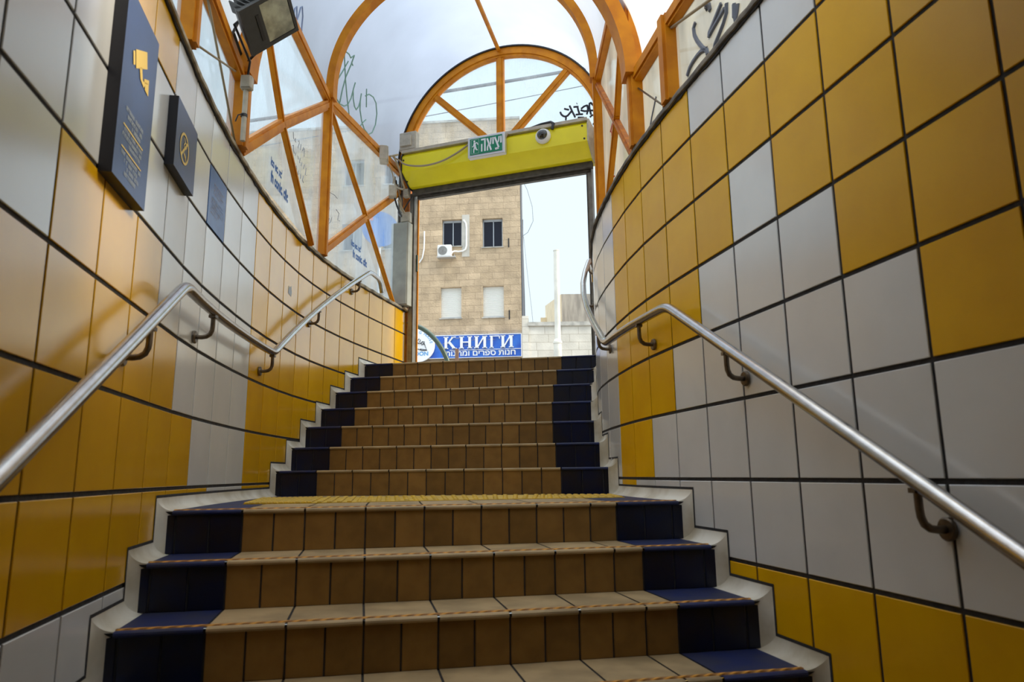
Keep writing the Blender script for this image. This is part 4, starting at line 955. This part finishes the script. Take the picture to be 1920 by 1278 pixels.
textmesh(''.join(reversed('חנות ספרים ומתנות')),1.22,bp_(-6.6,18.86,.62),FD,Up,0.08,[signwhite],'hebrew_line',sp,bold=.02,sx=1.14,label='white Hebrew lettering')
b=MB()
rnd=random.Random(5)
for k in range(9):
    s=-13.0+rnd.random()*8; z=19.6+rnd.random()*1.8; L=.5+rnd.random()*.8; b.tube([bp_(s+L*t,z+.12*math.sin(3*t),.62) for t in (0,.25,.5,.75,1)],[.01,.03,.04,.03,.01],5)
b.build('painted_wave',beige,sp)
rs=empty('round_sign',bp_(-16.4,18.0,.7),'round white sign with an open book beside the blue bookshop sign','sign')
b=MB(); b.disc(bp_(-16.5,20.25,.76),FN,2.65,.25,48,bev=.05); dd=b.build('disc',signwhite,rs)
cc=(-16.5,20.25)
for i,ch in enumerate('G HOUSE'):
    a=math.radians(82-i*11.5); 
    if ch!=' ': textmesh(ch,.62,bp_(cc[0]+2.12*math.cos(a),cc[1]+2.12*math.sin(a),1.03),FD*math.sin(a)-Up*math.cos(a),FD*math.cos(a)+Up*math.sin(a),.0,[paleblue],'letter',dd,bold=.02)
textmesh('DON',.86,bp_(cc[0]+.55,cc[1]-1.35,1.03),FD,Up,0,[paleblue],'letter',dd,bold=.04,sx=1.1)
def bk(pts,r=.05): return [bp_(cc[0]+x,cc[1]+z,1.04) for x,z in pts]
b=MB(); 
for pts in ([(-1.0,-.75),(0,-.55),(.6,-.80),(1.45,-.78)],[(.3,-.55),(1.35,-.72),(1.0,.25),(.7,.45)],[(-.9,-.6),(-.6,.2),(0,.35),(.6,.3)],[(.0,.35),(-.2,.7),(.1,1.1),(.35,.9),(.2,.5)],[(.3,.3),(.7,.65),(1.0,.6),(.9,.2),(.5,.1)]): b.tube(bk(pts),.06,6)
b.build('book_drawing',inkk,dd)

# low stone wall, buildings beyond, pole, wires, street rail
Y2=104
bw=empty('boundary_wall',(8,Y2,TOP),'pale stone block wall with flat coping right of the bookshop','wall')
b=MB(); b.box((15,Y2+1.0,(TOP+21.9)/2),(12.6,1.0,(21.9-TOP)/2)); b.build('masonry',stonew,bw)
b=MB(); b.box((15,Y2+.95,22.15),(12.6,1.25,.28)); b.build('coping',capstone,bw)
b=MB(); b.box((2.05,Y2+.8,(TOP+23.4)/2),(.5,1.0,(23.4-TOP)/2)); b.build('pilaster',stonew,bw)
cbd=empty('concrete_block',(18,158,TOP),'plain stained concrete block building standing behind the pale stone wall','building')
b=MB(); b.quad([(10.9,150,TOP),(30,150,TOP),(30,150,38.6),(10.9,150,38.6)]); b.quad([(30,150,TOP),(30,175,TOP),(30,175,38.6),(30,150,38.6)]); b.quad([(10.9,150,38.6),(30,150,38.6),(30,175,38.6),(10.9,175,38.6)]); b.build('front_wall',greyc,cbd)
b=MB(); b.quad([(10.9,150,TOP),(10.9,150,38.6),(8.4,172,41.3),(8.4,172,TOP)]); b.quad([(8.4,172,TOP),(8.4,172,41.3),(30,175,38.6),(30,175,TOP)]); b.build('side_wall',plaster,cbd,auto=False)
b=MB(); b.box((8.35,171,TOP+17.3),(1.2,.8,17.3)); b.build('corner_pier',plaster,cbd)
pg=empty('small_house',(19.5,125,TOP),'cream wall peak just showing over the stone wall at right','building')
b=MB(); b.prism([(12,125,TOP),(22,125,TOP),(22,125,29.5),(15.5,125,26.2),(12,125,25.0)],(0,6,0)); b.build('gable_wall',plaster,pg)
ply=empty('lamp_pole',(3.98,60,TOP),'plain white metal pole standing in front of the pale stone wall','pole')
b=MB(); b.tube([(3.95,60,9.0),(3.97,60,12),(4.0,60,19.4)],[.26,.255,.245],20); b.build('upper_tube',polem,ply)
b=MB(); b.tube([(3.93,60,TOP),(3.94,60,11.2)],.35,20); b.tube([(3.94,60,11.2),(3.94,60,11.45)],[.35,.27],20,cap=False); b.build('base_tube',polem,ply)
b=MB(); b.tube([(3.94,60,11.05),(3.94,60,11.2)],.40,20); b.build('collar',polem,ply)
b=MB(); b.disc((4.0,60,19.38),(0,0,1),.27,.06,20); b.build('cap',polem,ply)
def parab(a,c,sag,n=24): return [Vector(a).lerp(Vector(c),i/n)-Vector((0,0,sag*4*(i/n)*(1-i/n))) for i in range(n+1)]
b=MB(); b.tube(parab((-45,60,29.5),(35,60,42.6),1.0),.17,6); tag(b.build('overhead_cable',pipem),'thick grey overhead cable seen through the fan window','cable')
b=MB(); b.tube(parab((-45,60,26.0),(35,60,41.5),.8),.045,6); tag(b.build('overhead_wire',pipem),'thin overhead wire seen through the fan window','cable')
b=MB(); b.tube([bp_(.3,48,.1),bp_(1.2,46,.3),bp_(2.0,43,.3),bp_(2.1,40.5,.3),bp_(1.2,38.6,.3),bp_(.2,38.0,.1)],.045,6); b.tube([bp_(.5,38,.2),bp_(1.0,32,.3),bp_(1.6,26,.3),bp_(2.0,21,.2)],.035,6); b.build('loose_wire',pipem,bld)
hp=empty('street_rail',(-4.2,36,TOP),'bent dark green tube rail on the pavement outside the door','rail')
b=MB(); pts=[]
for i in range(25):
    a=math.pi*.5*(i/24); pts.append((-5.55+2.6*math.sin(a),36,3.6+4.15*math.cos(a)))
pts=[(-8.2,36,TOP+.02),(-8.2,36,6.2),(-7.9,36,7.1),(-7.2,36,7.65)]+pts+[(-2.95,36,TOP+.02)]
b.tube(pts,.125,12); b.build('hoop',greenr,hp)
b=MB(); b.box((-2.88,36.3,TOP+1.58),(.09,.08,1.58)); tag(b.build('wooden_post',brownp),'short brown post beside the foot of the green street rail','post')
rsn=empty('road_sign',(-9.5,50,TOP),'round blue road sign on a pole seen through the left glazing','sign')
b=MB(); b.tube([(-9.75,50.12,TOP),(-9.75,50.12,19.2)],.11,10); b.build('pole',alu,rsn)
b=MB(); b.disc((-9.7,50,18.0),(.35,-1,0),1.35,.06,32); b.build('disc',roadblue,rsn)
b=MB(); b.box((-10.5,49.6,18.9),(.32,.03,.36)); b.build('sticker',inkr,rsn)

# ---------------------------------------------------------------- groups of repeats
GR={'handrail':'handrails along the curved walls','wall_sign':'blue signs on the left wall','junction_box':'beige cable boxes','cable':'loose cables around the shutter'}
for o in scene.objects:
    k=o.name.split('.')[0]
    if o.parent is None and k in GR and 'label' in o: o['group']=GR[k]
